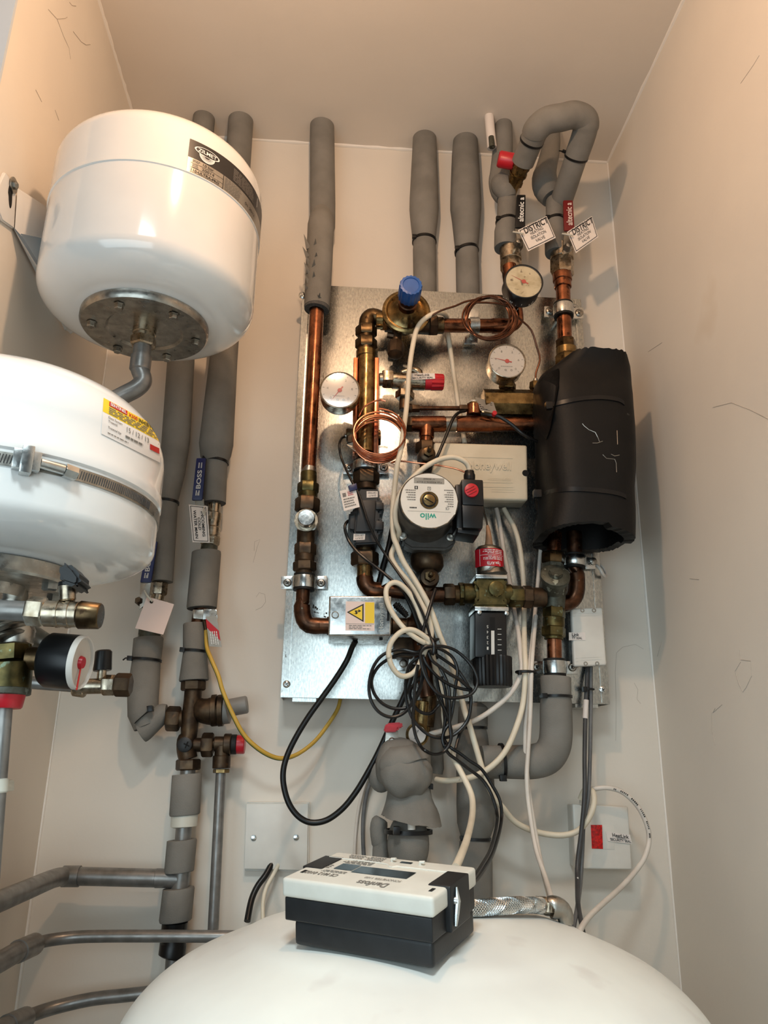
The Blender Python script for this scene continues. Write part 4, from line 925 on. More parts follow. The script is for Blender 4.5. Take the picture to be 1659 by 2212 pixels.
# ------------------------------------------------------------------ brass block manifold and its gauge
T = Thing('brass_manifold', 'heavy brass bar manifold entering the black lagging', 'manifold')
p = T.part('body', m_brass); p.run([(1043, 872, 56), (1044, 872, 62), (1178, 874, 62), (1180, 874, 56)], .088, 8, phase=math.pi/8)
fit(T, [('gauge_nut', m_brass, 'n', 1096, 842, 1096, 828, 34), ('probe_nut', m_brass, 'n', 1155, 842, 1156, 826, 22), ('probe', m_steel, 'c', 1156, 828, 1157, 818, 10)], D); T.done()
def st3(T): T.part('stem', m_brass).cyl(1096, 833, 1096, 815, 22, D)
gauge('white dial gauge with red needle above the brass bar manifold', 1096, 779, 40.5, .135, .098, m_dialg, m_nickel, -78, stem=st3).done()
# ------------------------------------------------------------------ ivory wiring box behind the pump
T = Thing('wiring_box', 'ivory plastic wiring box behind the pump', 'junction box')
W0 = .104; q = [(938, 955), (1139, 961), (1141, 1081), (930, 1078)]
p = T.part('lid', m_beige); p.box(q, W0, W0-.02, .005, 3); p2 = T.part('base', m_beige); p2.box([(940, 957), (1137, 963), (1140, 1080), (932, 1077)], W0-.0195, PD, .004, 2)
F = pq([(930, 1078), (1141, 1081), (1139, 961), (938, 955)], W0)
lt = T.part('lettering', m_beige, 'embossed maker lettering'); lt.text('Honeywell', F, (.36, .48, .82, .68), m_beige, .0016, True); lt.text('42002116-002', F, (.58, .34, .82, .385), m_beige, .0008)
for v in (.3, .74, .22): lt.sheet(F, (.3, v, .84, v+.012), 4, 1, .0007)
for v in (.14, .18): lt.sheet(F, (.62, v, .86, v+.008), 4, 1, .0006)
n_ = T.part('screw_notch', m_hole); n_.ydisc(1135, 1022, W0, [(W0-.003, 7), (W0+.0006, 7)], 20)
T.done()
# ------------------------------------------------------------------ circulating pump
T = Thing('circulating_pump', 'round white-faced circulating pump with black terminal box', 'pump')
X, Y, PF = 927, 1081, .205
m_pump = mat('grey cast pump paint', (74, 72, 68), (60, 58, 55), rough=.45, scale=80, bump=.1, bscale=500)
b = T.part('motor', m_pump); b.ydisc(X, Y, PF, [(.12, 74), (.128, 70), (.14, 63), (PF-.012, 63), (PF-.011, 64.5), (PF-.003, 64.5), (PF-.0015, 63)], 64)
r = T.part('face_ring', m_nickel); r.ydisc(X, Y, PF, [(PF-.006, 63.5), (PF-.001, 63.5), (PF, 62.3), (PF-.0002, 61)], 14)
f = T.part('face_label', m_white, 'white rating label'); f.ydisc(X, Y, PF, [(PF-.003, 61.2), (PF+.0003, 61.2), (PF+.0004, .1)], 64)
c = V(X, Y, PF); k = S(X, Y, PF)*61
F = quadmap([c+Vector((k, -.0004, k)), c+Vector((-k, -.0004, k)), c+Vector((-k, -.0004, -k)), c+Vector((k, -.0004, -k))])   # label reads upside down
_F = F
F = lambda u, v: (_F(u, v)[0], Vector((0, -1, 0)))
f.text('wilo', F, (.375, .74, .66, .86), m_teal, .0003, True)
f.use(m_greyink); f.sheet(F, (.12, .705, .88, .709), 4, 1, .0003)
f.use(m_sil).sheet(F, (.23, .08, .77, .19), 4, 1, .0002); f.text('Typ RS25/6-2 Ku P', F, (.27, .14, .72, .175), m_ink, .0004); f.text('N° 4034660', F, (.4, .09, .6, .12), m_ink, .0004)
f.bars(F, (.74, .3, .95, .52), 5, m_greyink, .0003, ragged=.5); f.bars(F, (.07, .28, .26, .62), 8, m_greyink, .0003, ragged=.6)
f.text('CE', F, (.15, .62, .21, .665), m_ink, .0003); f.bars(F, (.72, .62, .88, .67), 1, m_ink, .0003)
f.use(m_ink); f.frame(F, (.47, .25, .53, .31), .006, .006, m_ink, .0003); f.frame(F, (.7, .24, .76, .3), .02, .01, m_ink, .0003)
f.text('A', F, (.488, .262, .512, .295), m_ink, .0003)
v = T.part('vent_screw', m_brass, 'brass slotted vent screw'); v.ydisc(X, Y, PF, [(PF-.001, 20), (PF+.0008, 20), (PF+.0008, 15), (PF+.0002, 14), (PF-.0002, 13), (PF+.003, 12.5), (PF+.0035, 10), (PF+.0035, .1)], 32)
v.use(m_rubber); v.ydisc(X, Y, PF, [(PF+.0009, 15.5), (PF+.0012, 15), (PF+.0012, 12.6), (PF+.0009, 12.5)], 32)
v.use(m_hole); cc = V(X, Y, PF+.0037); v.tube([cc+Vector((-.007, 0, .004)), cc+Vector((.007, 0, -.004))], .0009, 6)
fl = T.part('flange', m_pump); fl.ppoly([(868, 1140), (880, 1128), (972, 1128), (985, 1140), (984, 1176), (966, 1188), (888, 1186), (870, 1174)], .132, .1, .004)
fl2 = T.part('volute', m_pump); fl2.ydisc(926, 1130, .1, [(.045, 40), (.06, 62), (.095, 66), (.105, 60)], 40)
for x, y in ((870, 1159), (972, 1162)):
    s_ = T.part('bolt', m_steel); s_.ydisc(x, y, .132, [(.13, 9), (.138, 9), (.139, 7), (.139, 4.6), (.134, 4.4), (.134, .1)], 16)
T.part('lower_union', m_bronze).run([(924, 1180, 40), (923, 1192, 50), (923, 1198, 66), (922, 1206, 72), (922, 1222, 72), (921, 1232, 62), (921, 1238, 44)], .088, 32)
t = T.part('terminal_box', m_black, 'black terminal box with red dial'); t.box([(997, 1034), (1044, 1036), (1046, 1092), (999, 1090)], .2, .14, .003); t.box([(998, 1088), (1046, 1092), (1043, 1142), (1000, 1140)], .198, .135, .003)
t.box([(984, 1045), (1000, 1046), (1001, 1150), (986, 1140)], .185, .14, .003); t.box([(990, 1138), (1038, 1140), (1034, 1157), (988, 1150)], .185, .135, .002)
g = t.sub('cable_gland', m_black); g.run([(1014, 1038, 24), (1014, 1032, 25), (1014, 1026, 25), (1014, 1024, 22), (1014, 1018, 20)], .17, 20)
d_ = t.sub('speed_dial', m_red, 'red speed dial'); d_.ydisc(1018, 1060, .2, [(.199, 15.5), (.2035, 15), (.204, 13.5), (.204, .1)], 32); d_.use(m_redd)
for o in (-5, 0, 5): cc = V(1018+o*.6, 1060+o, .2041); d_.tube([cc+Vector((-.007, 0, -.004)), cc+Vector((.007, 0, .004))], .0006, 5)
T.done()
D = .088
T = Thing('shutoff_valve', 'brass shutoff valve with bolt tip just below the pump', 'valve')
b = T.part('body', m_bronze); b.ydisc(925, 1252, D, [(D-.022, 17), (D-.01, 22), (D+.012, 22), (D+.02, 19), (D+.021, 14)], 28); T.part('neck', m_bronze).cyl(922, 1232, 923, 1290, 32, D)
n = T.part('bolt', m_brassd); n.ydisc(925, 1252, D, [(D+.02, 13), (D+.03, 12), (D+.031, 6), (D+.046, 5), (D+.047, 3)], 6); T.done()
T = Thing('pipe_tee', 'dark horizontal tee feeding the thermostatic valve from the left', 'pipe tee')
fit(T, [('pipe', m_copperd, 'c', 905, 1285, 964, 1285, 34), ('nut', m_bronze, 'n', 958, 1284, 982, 1284, 44), ('ring', m_brassd, 'c', 980, 1284, 992, 1284, 40), ('nut', m_brassg, 'n', 990, 1283, 1004, 1283, 46)], D); T.done()
# ------------------------------------------------------------------ thermostatic valve
T = Thing('thermostatic_valve', 'brass thermostatic valve with red label head and black setting knob', 'valve')
D2 = .098
b = T.part('body', m_brassg); b.cyl(1000, 1282, 1104, 1284, 44, D2); b.ppoly([(1026, 1249), (1094, 1249), (1098, 1262), (1092, 1272), (1092, 1296), (1099, 1304), (1099, 1311), (1023, 1311), (1023, 1302), (1030, 1294), (1030, 1272), (1023, 1262)], D2+.026, D2-.026, .004)
b.ydisc(1064, 1280, D2, [(D2+.02, 17), (D2+.033, 16), (D2+.034, 13)], 24)
F = pq([(1078, 1292), (1052, 1292), (1052, 1270), (1078, 1270)], D2+.0345)
nm = b.sub('casting_mark', m_brassg); nm.text('DN 15', F, (.1, .1, .9, .45), m_brassg, -.0006)
fit(T, [('side_nut', m_brassg, 'n', 1098, 1288, 1130, 1289, 44), ('side_nut', m_bronze, 'n', 1128, 1289, 1150, 1290, 45), ('side_nut', m_bronze, 'c', 1148, 1290, 1178, 1291, 42)], D2)
pl = T.part('plate', m_zinc); pl.box([(1028, 1240), (1096, 1242), (1096, 1250), (1028, 1249)], D2+.03, D2-.03, .001); pl = T.part('plate', m_zinc); pl.box([(1026, 1310), (1099, 1311), (1099, 1320), (1026, 1319)], D2+.03, D2-.03, .001)
h = T.part('sensor_head', m_steel); h.run([(1056, 1181, 36), (1056, 1184, 52), (1056, 1190, 60), (1057, 1231, 61), (1059, 1233, 58), (1060, 1237, 64), (1061, 1243, 70)], D2, 40)
rl = h.sub('label', m_red, 'red type label'); rc = 30.8*S(1056, 1210, D2); zA, zB = V(1056, 1230, D2).z, V(1056, 1192, D2).z; cx_, cy_ = V(1056, 1210, D2).x, -D2-DOFF
def rlab(u, v):
    a = -math.pi/2-1.35+2.7*(1-u); n = Vector((math.cos(a), math.sin(a), 0)); return Vector((cx_, cy_, zB+(zA-zB)*v))+n*(rc+.0004), n   # upside down
rl.sheet(rlab, (0, 0, 1, 1), 24, 2, .0002); rl.text('Type AVTB', rlab, (.26, .7, .62, .93), m_whitein, .0006, True); rl.bars(rlab, (.2, .42, .75, .65), 3, m_whitein, .0006); rl.bars(rlab, (.2, .05, .75, .32), 3, m_whitein, .0006); rl.use(m_whitein); rl.sheet(rlab, (.14, .36, .8, .38), 12, 1, .0005); rl.sheet(rlab, (.8, .03, .812, .97), 1, 2, .0005)
cp_ = T.part('capillary_cone', m_skin, 'tan shrink sleeve'); cp_.run([(1056, 1183, 19), (1056, 1168, 15), (1055, 1150, 11), (1053, 1135, 6)], D2, 16)
T.part('capillary', m_cb).pxtube([(1053, 1137, D2), (1050, 1122, D2-.004), (1046, 1108, D2-.01), (1042, 1090, D2-.015)], 4)
kb = T.part('setting_housing', m_black); kb.box([(1026, 1321), (1095, 1322), (1096, 1420), (1026, 1420)], D2+.026, D2-.026, .004)
F = pq([(1096, 1420), (1026, 1420), (1026, 1322), (1095, 1322)][::-1], D2+.0262); F = pq([(1095, 1322), (1026, 1321), (1026, 1420), (1096, 1420)], D2+.026)   # scale reads upside down
sl = kb.sub('slot', m_hole); G = pq([(1026, 1420), (1096, 1420), (1095, 1322), (1026, 1321)], D2+.026)
sl.sheet(G, (.47, .3, .62, .88), 1, 1, .0004); ind = kb.sub('pointer', m_palein, 'pale pointer strip'); ind.sheet(G, (.5, .02, .6, .58), 1, 1, .0008)
for i, ch in enumerate('54321'): kb.text(ch, F, (.585, .3+.118*i, .635, .365+.118*i), m_palein, .0006)
kb.use(m_palein)
for i in range(5): kb.sheet(G, (.7, .61-.115*i, .82, .622-.115*i), 1, 1, .0005)
kn = T.part('knob', m_black, 'ribbed black setting knob'); a, e = V(1063, 1419, D2), V(1063, 1484, D2); r = 41*S(1063, 1450, D2); n = 120; rings = []
for z_, k_, rib in ((a.z, .3, 0), (a.z, .98, .03), (a.z-.002, 1, .03), (e.z+.004, .98, .03), (e.z, .92, .02), (e.z, .3, 0)):
    rings.append([kn.bm.verts.new((a.x+r*k_*(1+rib*math.cos(30*2*math.pi*i/n))*math.cos(2*math.pi*i/n), -D2-DOFF+r*k_*(1+rib*math.cos(30*2*math.pi*i/n))*math.sin(2*math.pi*i/n), z_)) for i in range(n)])
for A, B in zip(rings, rings[1:]):
    for i in range(n): kn.face((A[i], A[(i+1) % n], B[(i+1) % n], B[i]))
kn.face(rings[0]); kn.face(list(reversed(rings[-1])))
for x, y in ((1035, 1323), (1094, 1325)): T.part('screw', m_zinc).ydisc(x, y, D2+.026, [(D2+.024, 5), (D2+.029, 4.6), (D2+.03, 2)], 12)
T.done()
DOFF = -.014
# ------------------------------------------------------------------ lagged pipes in the middle and the district lines at right
lag('left one of two grey lagged pipes above the regulator', [(917, 284, 50), (917, 330, 53), (916, 430, 62), (916, 452, 63), (916, 470, 60), (916, 515, 50), (917, 526, 48), (917, 540, 50), (919, 720, 50)], .05, top=True).done()
lag('right one of two grey lagged pipes above the regulator', [(1005, 288, 52), (1005, 335, 57), (1006, 430, 66), (1006, 452, 66), (1007, 480, 60), (1008, 535, 50), (1009, 546, 47), (1009, 558, 49), (1013, 720, 51)], .05, top=True).done()
tie('black cable tie on the left lagged pipe above the regulator', 916.5, 522, 50, .05, 0)
tie('black slanting cable tie on the right lagged pipe above the regulator', 1008, 543, 50, .05, -10)
DOFF = .02
D = .075
T = lag('grey lagged district pipe from ceiling with bulge, behind the black lever', [(1088, 276, 36, .07), (1086, 320, 42, .066), (1082, 372, 46, .062), (1080, 392, 48, .062), (1083, 412, 46, .066), (1092, 425, 42, .07)], .066, top=True, k=3)
p = T.part('knuckle', m_foam); p.run([(1076, 384, 30, .085), (1082, 396, 46, .085), (1092, 412, 44, .085), (1096, 426, 36, .08)], .08, 24, 3)
p = T.part('lower_sleeve', m_foam); p.run([(1094, 428, 38), (1095, 431, 40), (1095, 478, 42), (1095, 482, 44), (1093, 500, 49), (1093, 534, 50), (1093, 537, 49)], D, 28); T.done()
tie('black cable tie on the sleeve behind the black lever', 1094, 480, 44, D, -6)
T = Thing('pipe_stub', 'whitish plastered pipe stub at the ceiling beside the red plug', 'pipe stub'); p = T.part('stub', m_paper); p.run([(1057, 262, 20, .09), (1060, 290, 20, .085), (1063, 320, 21, .08)], .085, 16, 2, top=True)
T.part('tip', m_verd).run([(1061, 296, 12, .1), (1063, 318, 13, .098)], .1, 12); T.done()
lag('grey lagged district pipe from ceiling, half hidden behind the bypass loop', [(1192, 296, 36, .07), (1188, 330, 40, .065), (1180, 364, 44, .062), (1176, 385, 52, .064), (1180, 408, 54, .066), (1192, 428, 44, .07)], .066, top=True, k=3).done()
T = lag('grey sleeve behind the dark red lever', [(1197, 430, 34), (1198, 434, 37), (1199, 478, 38), (1199, 482, 41), (1200, 500, 46), (1202, 546, 48), (1202, 549, 46)], D); T.done()
tie('black cable tie on the sleeve behind the dark red lever', 1199, 478, 41, D, -4)
# bypass loop: two legs straight out from the wall joined by a bar
def seg(a, b, m, T, name, rr, n=28, k=0):
    p = T.part(name, m); return p
A0, A1 = V(1104, 412, .08), V(1168, 258, .232)
B0_, B1_ = V(1212, 436, .08), V(1272, 258, .232)
ra = .024
T = Thing('bypass_loop', 'grey lagged bypass loop standing out from wall at top right', 'pipe loop')
p = T.part('sleeve', m_foam); dA = (A1-A0); dB = (B1_-B0_)
path = [A0+dA*.72, A0+dA*.8, A0+dA*.88, A0+dA*.97+Vector((.014, 0, .004)), A1+Vector((.04, -.004, .004)), B1_+Vector((-.03, -.004, .004)), B0_+dB*.97+Vector((-.006, 0, .004)), B0_+dB*.86, B0_+dB*.57]
pts = cr([tuple(v) for v in path], 7); p.tube([Vector(v) for v in pts], [ra*(1.05 if 8 < i < 48 else .99) for i in range(len(pts))], 36)
p2 = T.part('sleeve', m_foam); p2.tube([B0_+dB*.0, B0_+dB*.05, B0_+dB*.565], [ra*.86, ra*.96, ra*.93], 32)
p3 = T.part('sleeve', m_foam); p3.tube([A0+dA*.42, A0+dA*.42, A0+dA*.715], [ra*.7, ra*.95, ra*.93], 32)
b = T.part('brass_fitting', m_brass); b.tube([A0+dA*.46, A0+dA*.4, A0+dA*.4, A0+dA*.35, A0+dA*.35, A0+dA*.27, A0+dA*.27, A0+dA*.24, A0+dA*.24, A0+dA*.13, A0+dA*.13, A0-dA*.06], [.0165, .0165, .0188, .0188, .0172, .0168, .0185, .0185, .016, .0155, .013, .013], 24)
b2 = T.part('nut', m_brass); b2.tube([A0+dA*.1, A0+dA*.1, A0+dA*.17, A0+dA*.17], [.012, .0172, .0172, .012], 6)
pc = A0+dA*.34
T.done()
T = Thing('cap', 'red plastic plug on the brass leg of the bypass loop', 'cap'); p = T.one(m_red); 
dcap = -pc.y-DOFF
a, e = V(1113, 350, dcap), V(1076, 343, dcap); ax = (e-a).normalized(); L = (e-a).length; p.lathe(a, ax, [(0, .014), (0, .0165), (L*.9, .0165), (L, .014), (L, .008)], 28); T.done()
def tie3(label, c, ax, r):
    T = Thing('cable_tie', label, 'cable tie'); p = T.part('strap', m_black); p.lathe(c, ax, [(-.0022, r-.002), (-.0022, r+.0007), (.0022, r+.0007), (.0022, r-.002)], 32, caps=False); return T
T = tie3('black cable tie on the left leg of the bypass loop', A0+dA*.718, dA, ra*.99); T.part('head', m_black).tube([A0+dA*.71+Vector((.02, -.016, 0)), A0+dA*.73+Vector((.022, -.016, 0))], .003, 8); T.done()
T = tie3('black cable tie with stub on the right leg of the bypass loop', B0_+dB*.568, dB, ra*.985); c = B0_+dB*.57+Vector((-ra, -.006, .004)); h = T.part('head', m_black); h.tube([c, c+Vector((-.006, -.001, .001))], .0034, 8); h.tube([c, c+Vector((-.014, -.004, -.002))], .0014, 6); T.done()
# district valves
def dvalve(T, x, y0, y1, xx, w, mt):
    fit(T, [('body', m_nickel, 'c', x, y0, xx, y0+20, w), ('body_ring', m_nickel, 'c', x+.5, y0+14, xx, y0+42, w+5), ('nut', m_nickel, 'n', xx, y0+40, xx+.5, y1, w+3)], D)
T = Thing('isolation_valve', 'ball valve with black lever, left of the two district valves', 'valve')
dvalve(T, 1101, 522, 590, 1104, 40, None)
lever(T, m_black, [(1117, 420), (1136, 420), (1135, 491), (1113, 491)], [(1112, 488), (1130, 490), (1130, 535), (1122, 546), (1108, 540)][:4], 'altecnic a', D+.036, m_whitein)
T.part('bolt', m_steel).ydisc(1119, 527, D+.036, [(D, 8), (D+.036, 8), (D+.036, 10), (D+.04, 9), (D+.046, 6), (D+.047, 3)], 8); T.done()
T = Thing('isolation_valve', 'ball valve with dark red lever, right of the two district valves', 'valve')
dvalve(T, 1213, 520, 594, 1214, 44, None)
lever(T, m_redd, [(1217, 432), (1238, 432), (1242, 498), (1219, 498)], [(1218, 496), (1237, 498), (1236, 540), (1217, 550)], 'altecnic a', D+.036, m_pink)
T.part('bolt', m_steel).ydisc(1226, 535, D+.036, [(D, 8), (D+.036, 8), (D+.036, 10), (D+.04, 9), (D+.046, 6), (D+.047, 3)], 8); T.done()
def dtag(label, q, s):
    T, p, f = tag(label, q, D+.055)
    F = pq([q[3], q[2], q[1], q[0]], D+.055)
    p.frame(F, (.03, .05, .97, .95), .02, .025, m_ink)
    p.text('DISTRICT', F, (.16, .7, .98, .97), m_ink, .001, True)
    p.text('HEATING', F, (.3, .55, .74, .68), m_ink); p.text('ISOLATION', F, (.26, .37, .78, .5), m_ink); p.text('VALVE', F, (.36, .18, .68, .31), m_ink)
    T.part('cord', m_cream).pxtube([(q[0][0]-10, q[0][1]+4, D+.05), (q[0][0]+3, q[0][1]+6, D+.062), (q[0][0]+12, q[0][1]+8, D+.06)], 4); T.done()
dtag('white paper tag lettered district on the black lever valve', [(1119, 497), (1180.6, 466.7), (1200.5, 513.5), (1141, 542.7)], 0)
dtag('white paper tag lettered district on the dark red lever valve', [(1225, 501), (1278.5, 466.7), (1292, 512), (1244, 546.6)], 0)
def st2(T): T.part('stem', m_brassd).cyl(1100, 590, 1106, 640, 30, .085)
T = gauge('grimy yellowed gauge below the black lever valve', 1132, 607, 41.5, .172, .135, m_dirty, m_blackm, -62, ticks=False, stem=st2)
g = T.part('grime', m_paper, 'flaky white residue on the case'); 
for i in range(26):
    a = math.radians(random.uniform(200, 340)); d0 = random.uniform(.145, .166); rr = 40.3*S(1132, 607, .172); c = V(1132, 607, .172); 
    def pt(a, d): return Vector((c.x+rr*math.cos(a), -d, c.z+rr*math.sin(a)))
    da, dd = random.uniform(.02, .09), random.uniform(.002, .007); g.face([g.bm.verts.new(pt(*q)) for q in ((a, d0), (a+da, d0+dd*.3), (a+da*.7, d0+dd), (a-da*.2, d0+dd*.8))])
T.done()
DOFF = .035
# right district line down to the exchanger
T = Thing('copper_pipe', 'vertical copper pipe below the dark red lever, entering the black lagging', 'pipe')
fit(T, [('fitting', m_copper, 'c', 1214, 592, 1215, 608, 40), ('fitting_ring', m_copper, 'c', 1215, 604, 1216, 622, 36)], D)
p = T.part('pipe', m_copper); p.run([(1216, 618, 30), (1220, 740, 31)], D, 26)
fit(T, [('nut', m_brassd, 'n', 1222, 735, 1223, 755, 40), ('ring', m_brass, 'c', 1223, 753, 1224, 770, 44), ('base_nut', m_brass, 'n', 1225, 768, 1227, 800, 48)], D); T.done()
clip('pipe clip with two ears on the copper pipe below the dark red lever', 1217, 671, 42, 32, D, (1176, 661, 1199, 685), (1238, 664, 1261, 688), PD, [(1187, 672), (1251, 676)])
# black lagged plate exchanger
T = Thing('heat_exchanger', 'bulky black foam wrapped heat exchanger on the right of plate', 'heat exchanger')
rows = [(797, 1206, 1340), (812, 1186, 1349), (830, 1160, 1351), (850, 1152, 1352), (872, 1154, 1352), (905, 1158, 1354), (940, 1164, 1357), (985, 1166, 1359), (1020, 1166, 1360), (1050, 1168, 1358), (1066, 1171, 1356), (1082, 1172, 1356), (1110, 1170, 1357), (1140, 1164, 1357), (1168, 1159, 1356)]
DX = .118; n = 112; outer = []; inner = []
p = T.part('foam_jacket', m_bfoam)
def sq(a): # rounded rectangle-ish section
    c, s = math.cos(a), math.sin(a); e = .62
    return math.copysign(abs(c)**e, c), math.copysign(abs(s)**e, s)
for i, (y, l, r) in enumerate(rows):
    c = V((l+r)/2, y, DX); hw = (r-l)*.5*S((l+r)/2, y, DX)
    R_o, R_i = [], []
    for k in range(n):
        a = 2*math.pi*k/n; c_, s_ = sq(a); jit = 1+.008*math.sin(3*a+i*.7)+random.uniform(-.0012, .0012)
        zz = c.z
        if i == len(rows)-1: zz += random.uniform(-.0012, .0012)+.011*max(0, -s_)*(1-min(1, abs(c_+.1))**2)-(.006 if c_ > .3 and s_ < 0 else 0)
        if i == 0: zz += random.uniform(-.002, .002)
        R_o.append(p.bm.verts.new((c.x+hw*jit*c_, -DX-DOFF+.078*jit*s_*(.9 if 0 < i < 4 else 1), zz)))
        R_i.append(p.bm.verts.new((c.x+hw*.8*c_, -DX-DOFF+.06*s_, zz+(.001 if i else -.001))))
    outer.append(R_o); inner.append(R_i)
for i in range(len(rows)-1):
    for k in range(n):
        k2 = (k+1) % n; p.face((outer[i][k], outer[i+1][k], outer[i+1][k2], outer[i][k2])); p.face((inner[i][k2], inner[i+1][k2], inner[i+1][k], inner[i][k]))
for i in (0, len(rows)-1):
    for k in range(n):
        k2 = (k+1) % n; p.face((outer[i][k], outer[i][k2], inner[i][k2], inner[i][k]))
bj = p.bvh()
pk = T.part('plate_pack', m_bronze); pk.box([(1205, 825), (1320, 825), (1322, 1085), (1195, 1085)], DX+.02, .06, .004)
fp = T.part('front_flap', m_bfoam)
fo, fb = [], []
for x, y in ((1207, 797), (1190, 806), (1172, 818), (1158, 834), (1152, 852), (1154, 885), (1160, 915), (1170, 940), (1180, 952), (1188, 930), (1194, 900), (1200, 870), (1206, 835)):
    h = bj.ray_cast(EYE, ray(x, y).normalized())[0] or V(x, y, DX+.04); fo.append(h+Vector((-.001, -.006, 0))); fb.append(h+Vector((.001, .004, 0)))
fp.poly(fo, fb, .0015)
ck = p.sub('split', m_sil, 'pale cracks in the foam')
for pts in ([(1258, 915), (1262, 920), (1272, 928), (1286, 934), (1292, 946), (1295, 954)], [(1280, 957), (1290, 957), (1302, 953)], [(1302, 982), (1310, 990), (1328, 992), (1331, 1000), (1332, 1020)], [(1320, 981), (1328, 985), (1338, 983)], [(1333, 930), (1334, 960)]):
    q = []
    for x, y in pts:
        h = bj.ray_cast(EYE, ray(x, y).normalized()); q.append(h[0]+ray(x, y)*-.0004)
    ck.tube(q, .0005, 5)
T.done()
def jtie(label, pts, head):
    T = Thing('cable_tie', label, 'cable tie'); s = T.part('strap', m_black); q = []
    for x, y in cr(pts, 6):
        h = bj.ray_cast(EYE, ray(x, y).normalized())[0]
        if h is None: continue
        q.append(h)
    w = Vector((0, 0, .0038)); off = Vector((0, -.0022, 0)); rows_ = [(s.bm.verts.new(v+off-w), s.bm.verts.new(v+off+w), s.bm.verts.new(v-off*2+w), s.bm.verts.new(v-off*2-w)) for v in q]
    for a, b in zip(rows_, rows_[1:]):
        for i in range(4): s.face((a[i], b[i], b[(i+1) % 4], a[(i+1) % 4]))
    T.part('head', m_black).box(head[0], head[1], head[1]-.01, .0012); T.done()
jtie('glossy black cable tie round the upper part of the black exchanger', [(1176, 876), (1195, 874), (1220, 868), (1260, 861), (1300, 859), (1335, 864), (1348, 872)], ([(1179, 867), (1194, 867), (1195, 881), (1181, 883)], DX+.082))
jtie('glossy black cable tie round the lower part of the black exchanger', [(1174, 1066), (1195, 1061), (1230, 1057), (1270, 1058), (1310, 1062), (1340, 1068), (1352, 1074)], ([(1153, 1057), (1170, 1057), (1171, 1073), (1154, 1074)], DX+.07))
# pipework below the exchanger
D = .085
T = Thing('strainer', 'corroded grey strainer valve with green crust below the exchanger', 'valve')
fit(T, [('pipe', m_copper, 'c', 1198, 1150, 1196, 1196, 30), ('nut', m_brassd, 'n', 1195, 1193, 1195, 1218, 46), ('nut', m_verd, 'n', 1195, 1216, 1195, 1234, 42)], D)
b = T.part('body', m_verd); b.run([(1195, 1230, 40), (1195, 1250, 48), (1196, 1290, 50), (1197, 1312, 44), (1197, 1316, 40)], D, 28, 2)
c = T.part('cap', m_verd); a = V(1193, 1270, D+.012); ax = Vector((-.05, -.85, .5)).normalized(); c.lathe(a, ax, [(0, .021), (.022, .021), (.024, .025), (.032, .025), (.034, .022), (.034, .012), (.038, .011)], 28)
c.lathe(a+ax*.034, ax, [(0, .012), (.006, .011)], 6)
fit(T, [('nut', m_brassg, 'n', 1197, 1312, 1197, 1336, 45), ('ring', m_brassg, 'c', 1196, 1334, 1196, 1356, 46), ('nut', m_brassg, 'n', 1196, 1354, 1196, 1376, 48), ('ring', m_brassg, 'c', 1196, 1374, 1196, 1382, 40), ('pipe', m_copper, 'c', 1197, 1380, 1198, 1432, 32)], D)
T.part('side_port', m_copperd).cyl(1172, 1291, 1184, 1291, 34, D); T.done()
T = Thing('copper_elbow', 'brown copper elbow behind the corroded strainer', 'pipe elbow'); p = T.one(m_copperd)
p.run([(1240, 1150, 32), (1243, 1230, 32), (1244, 1232, 35), (1246, 1262, 35), (1243, 1285, 35), (1232, 1300, 34), (1214, 1304, 33), (1200, 1304, 32)], .07, 26, 3); T.done()
T = Thing('pipe_clip', 'pipe clip under the exchanger beside the corroded strainer', 'pipe clip')
b = T.part('band', m_zinc); b.run([(1242, 1201, 44), (1242, 1203, 47), (1242, 1221, 47), (1242, 1223, 44)], .07, 30); k = T.part('rubber_lining', m_rubber); k.run([(1241, 1197, 40), (1241, 1198, 44), (1242, 1228, 44), (1242, 1229, 40)], .07, 30)
e = T.part('ear', m_zinc); e.box([(1264, 1203), (1286, 1205), (1287, 1229), (1265, 1229)], PD+.012, PD+.008, .001); z = T.part('screw', m_steel); z.ydisc(1276, 1216, PD, [(PD+.01, 9), (PD+.015, 8), (PD+.0165, 4)], 16); z.use(m_hole)
for a in (.5, 2.07): v = V(1276, 1216, PD+.0168); t = Vector((math.cos(a), 0, math.sin(a)))*.0035; z.tube([v-t, v+t], .0006, 5)
T.done()
clip('pipe clip with two ears below the corroded strainer', 1198, 1442, 48, 36, D, (1148, 1428, 1176, 1456), (1221, 1428, 1249, 1456), PD, [(1160, 1441), (1236, 1441.5)])
T = Thing('wiring_tail', 'short white cable tail poking out at right edge of the plate', 'cable'); p = T.one(m_cwp)
p.pxtube([(1287, 1221, PD+.004), (1294, 1226, PD+.012), (1301, 1238, PD+.014), (1307, 1245, PD+.006), (1309, 1238, PD+.0), (1303, 1226, PD-.005), (1295, 1220, PD-.012)], 7); T.done()
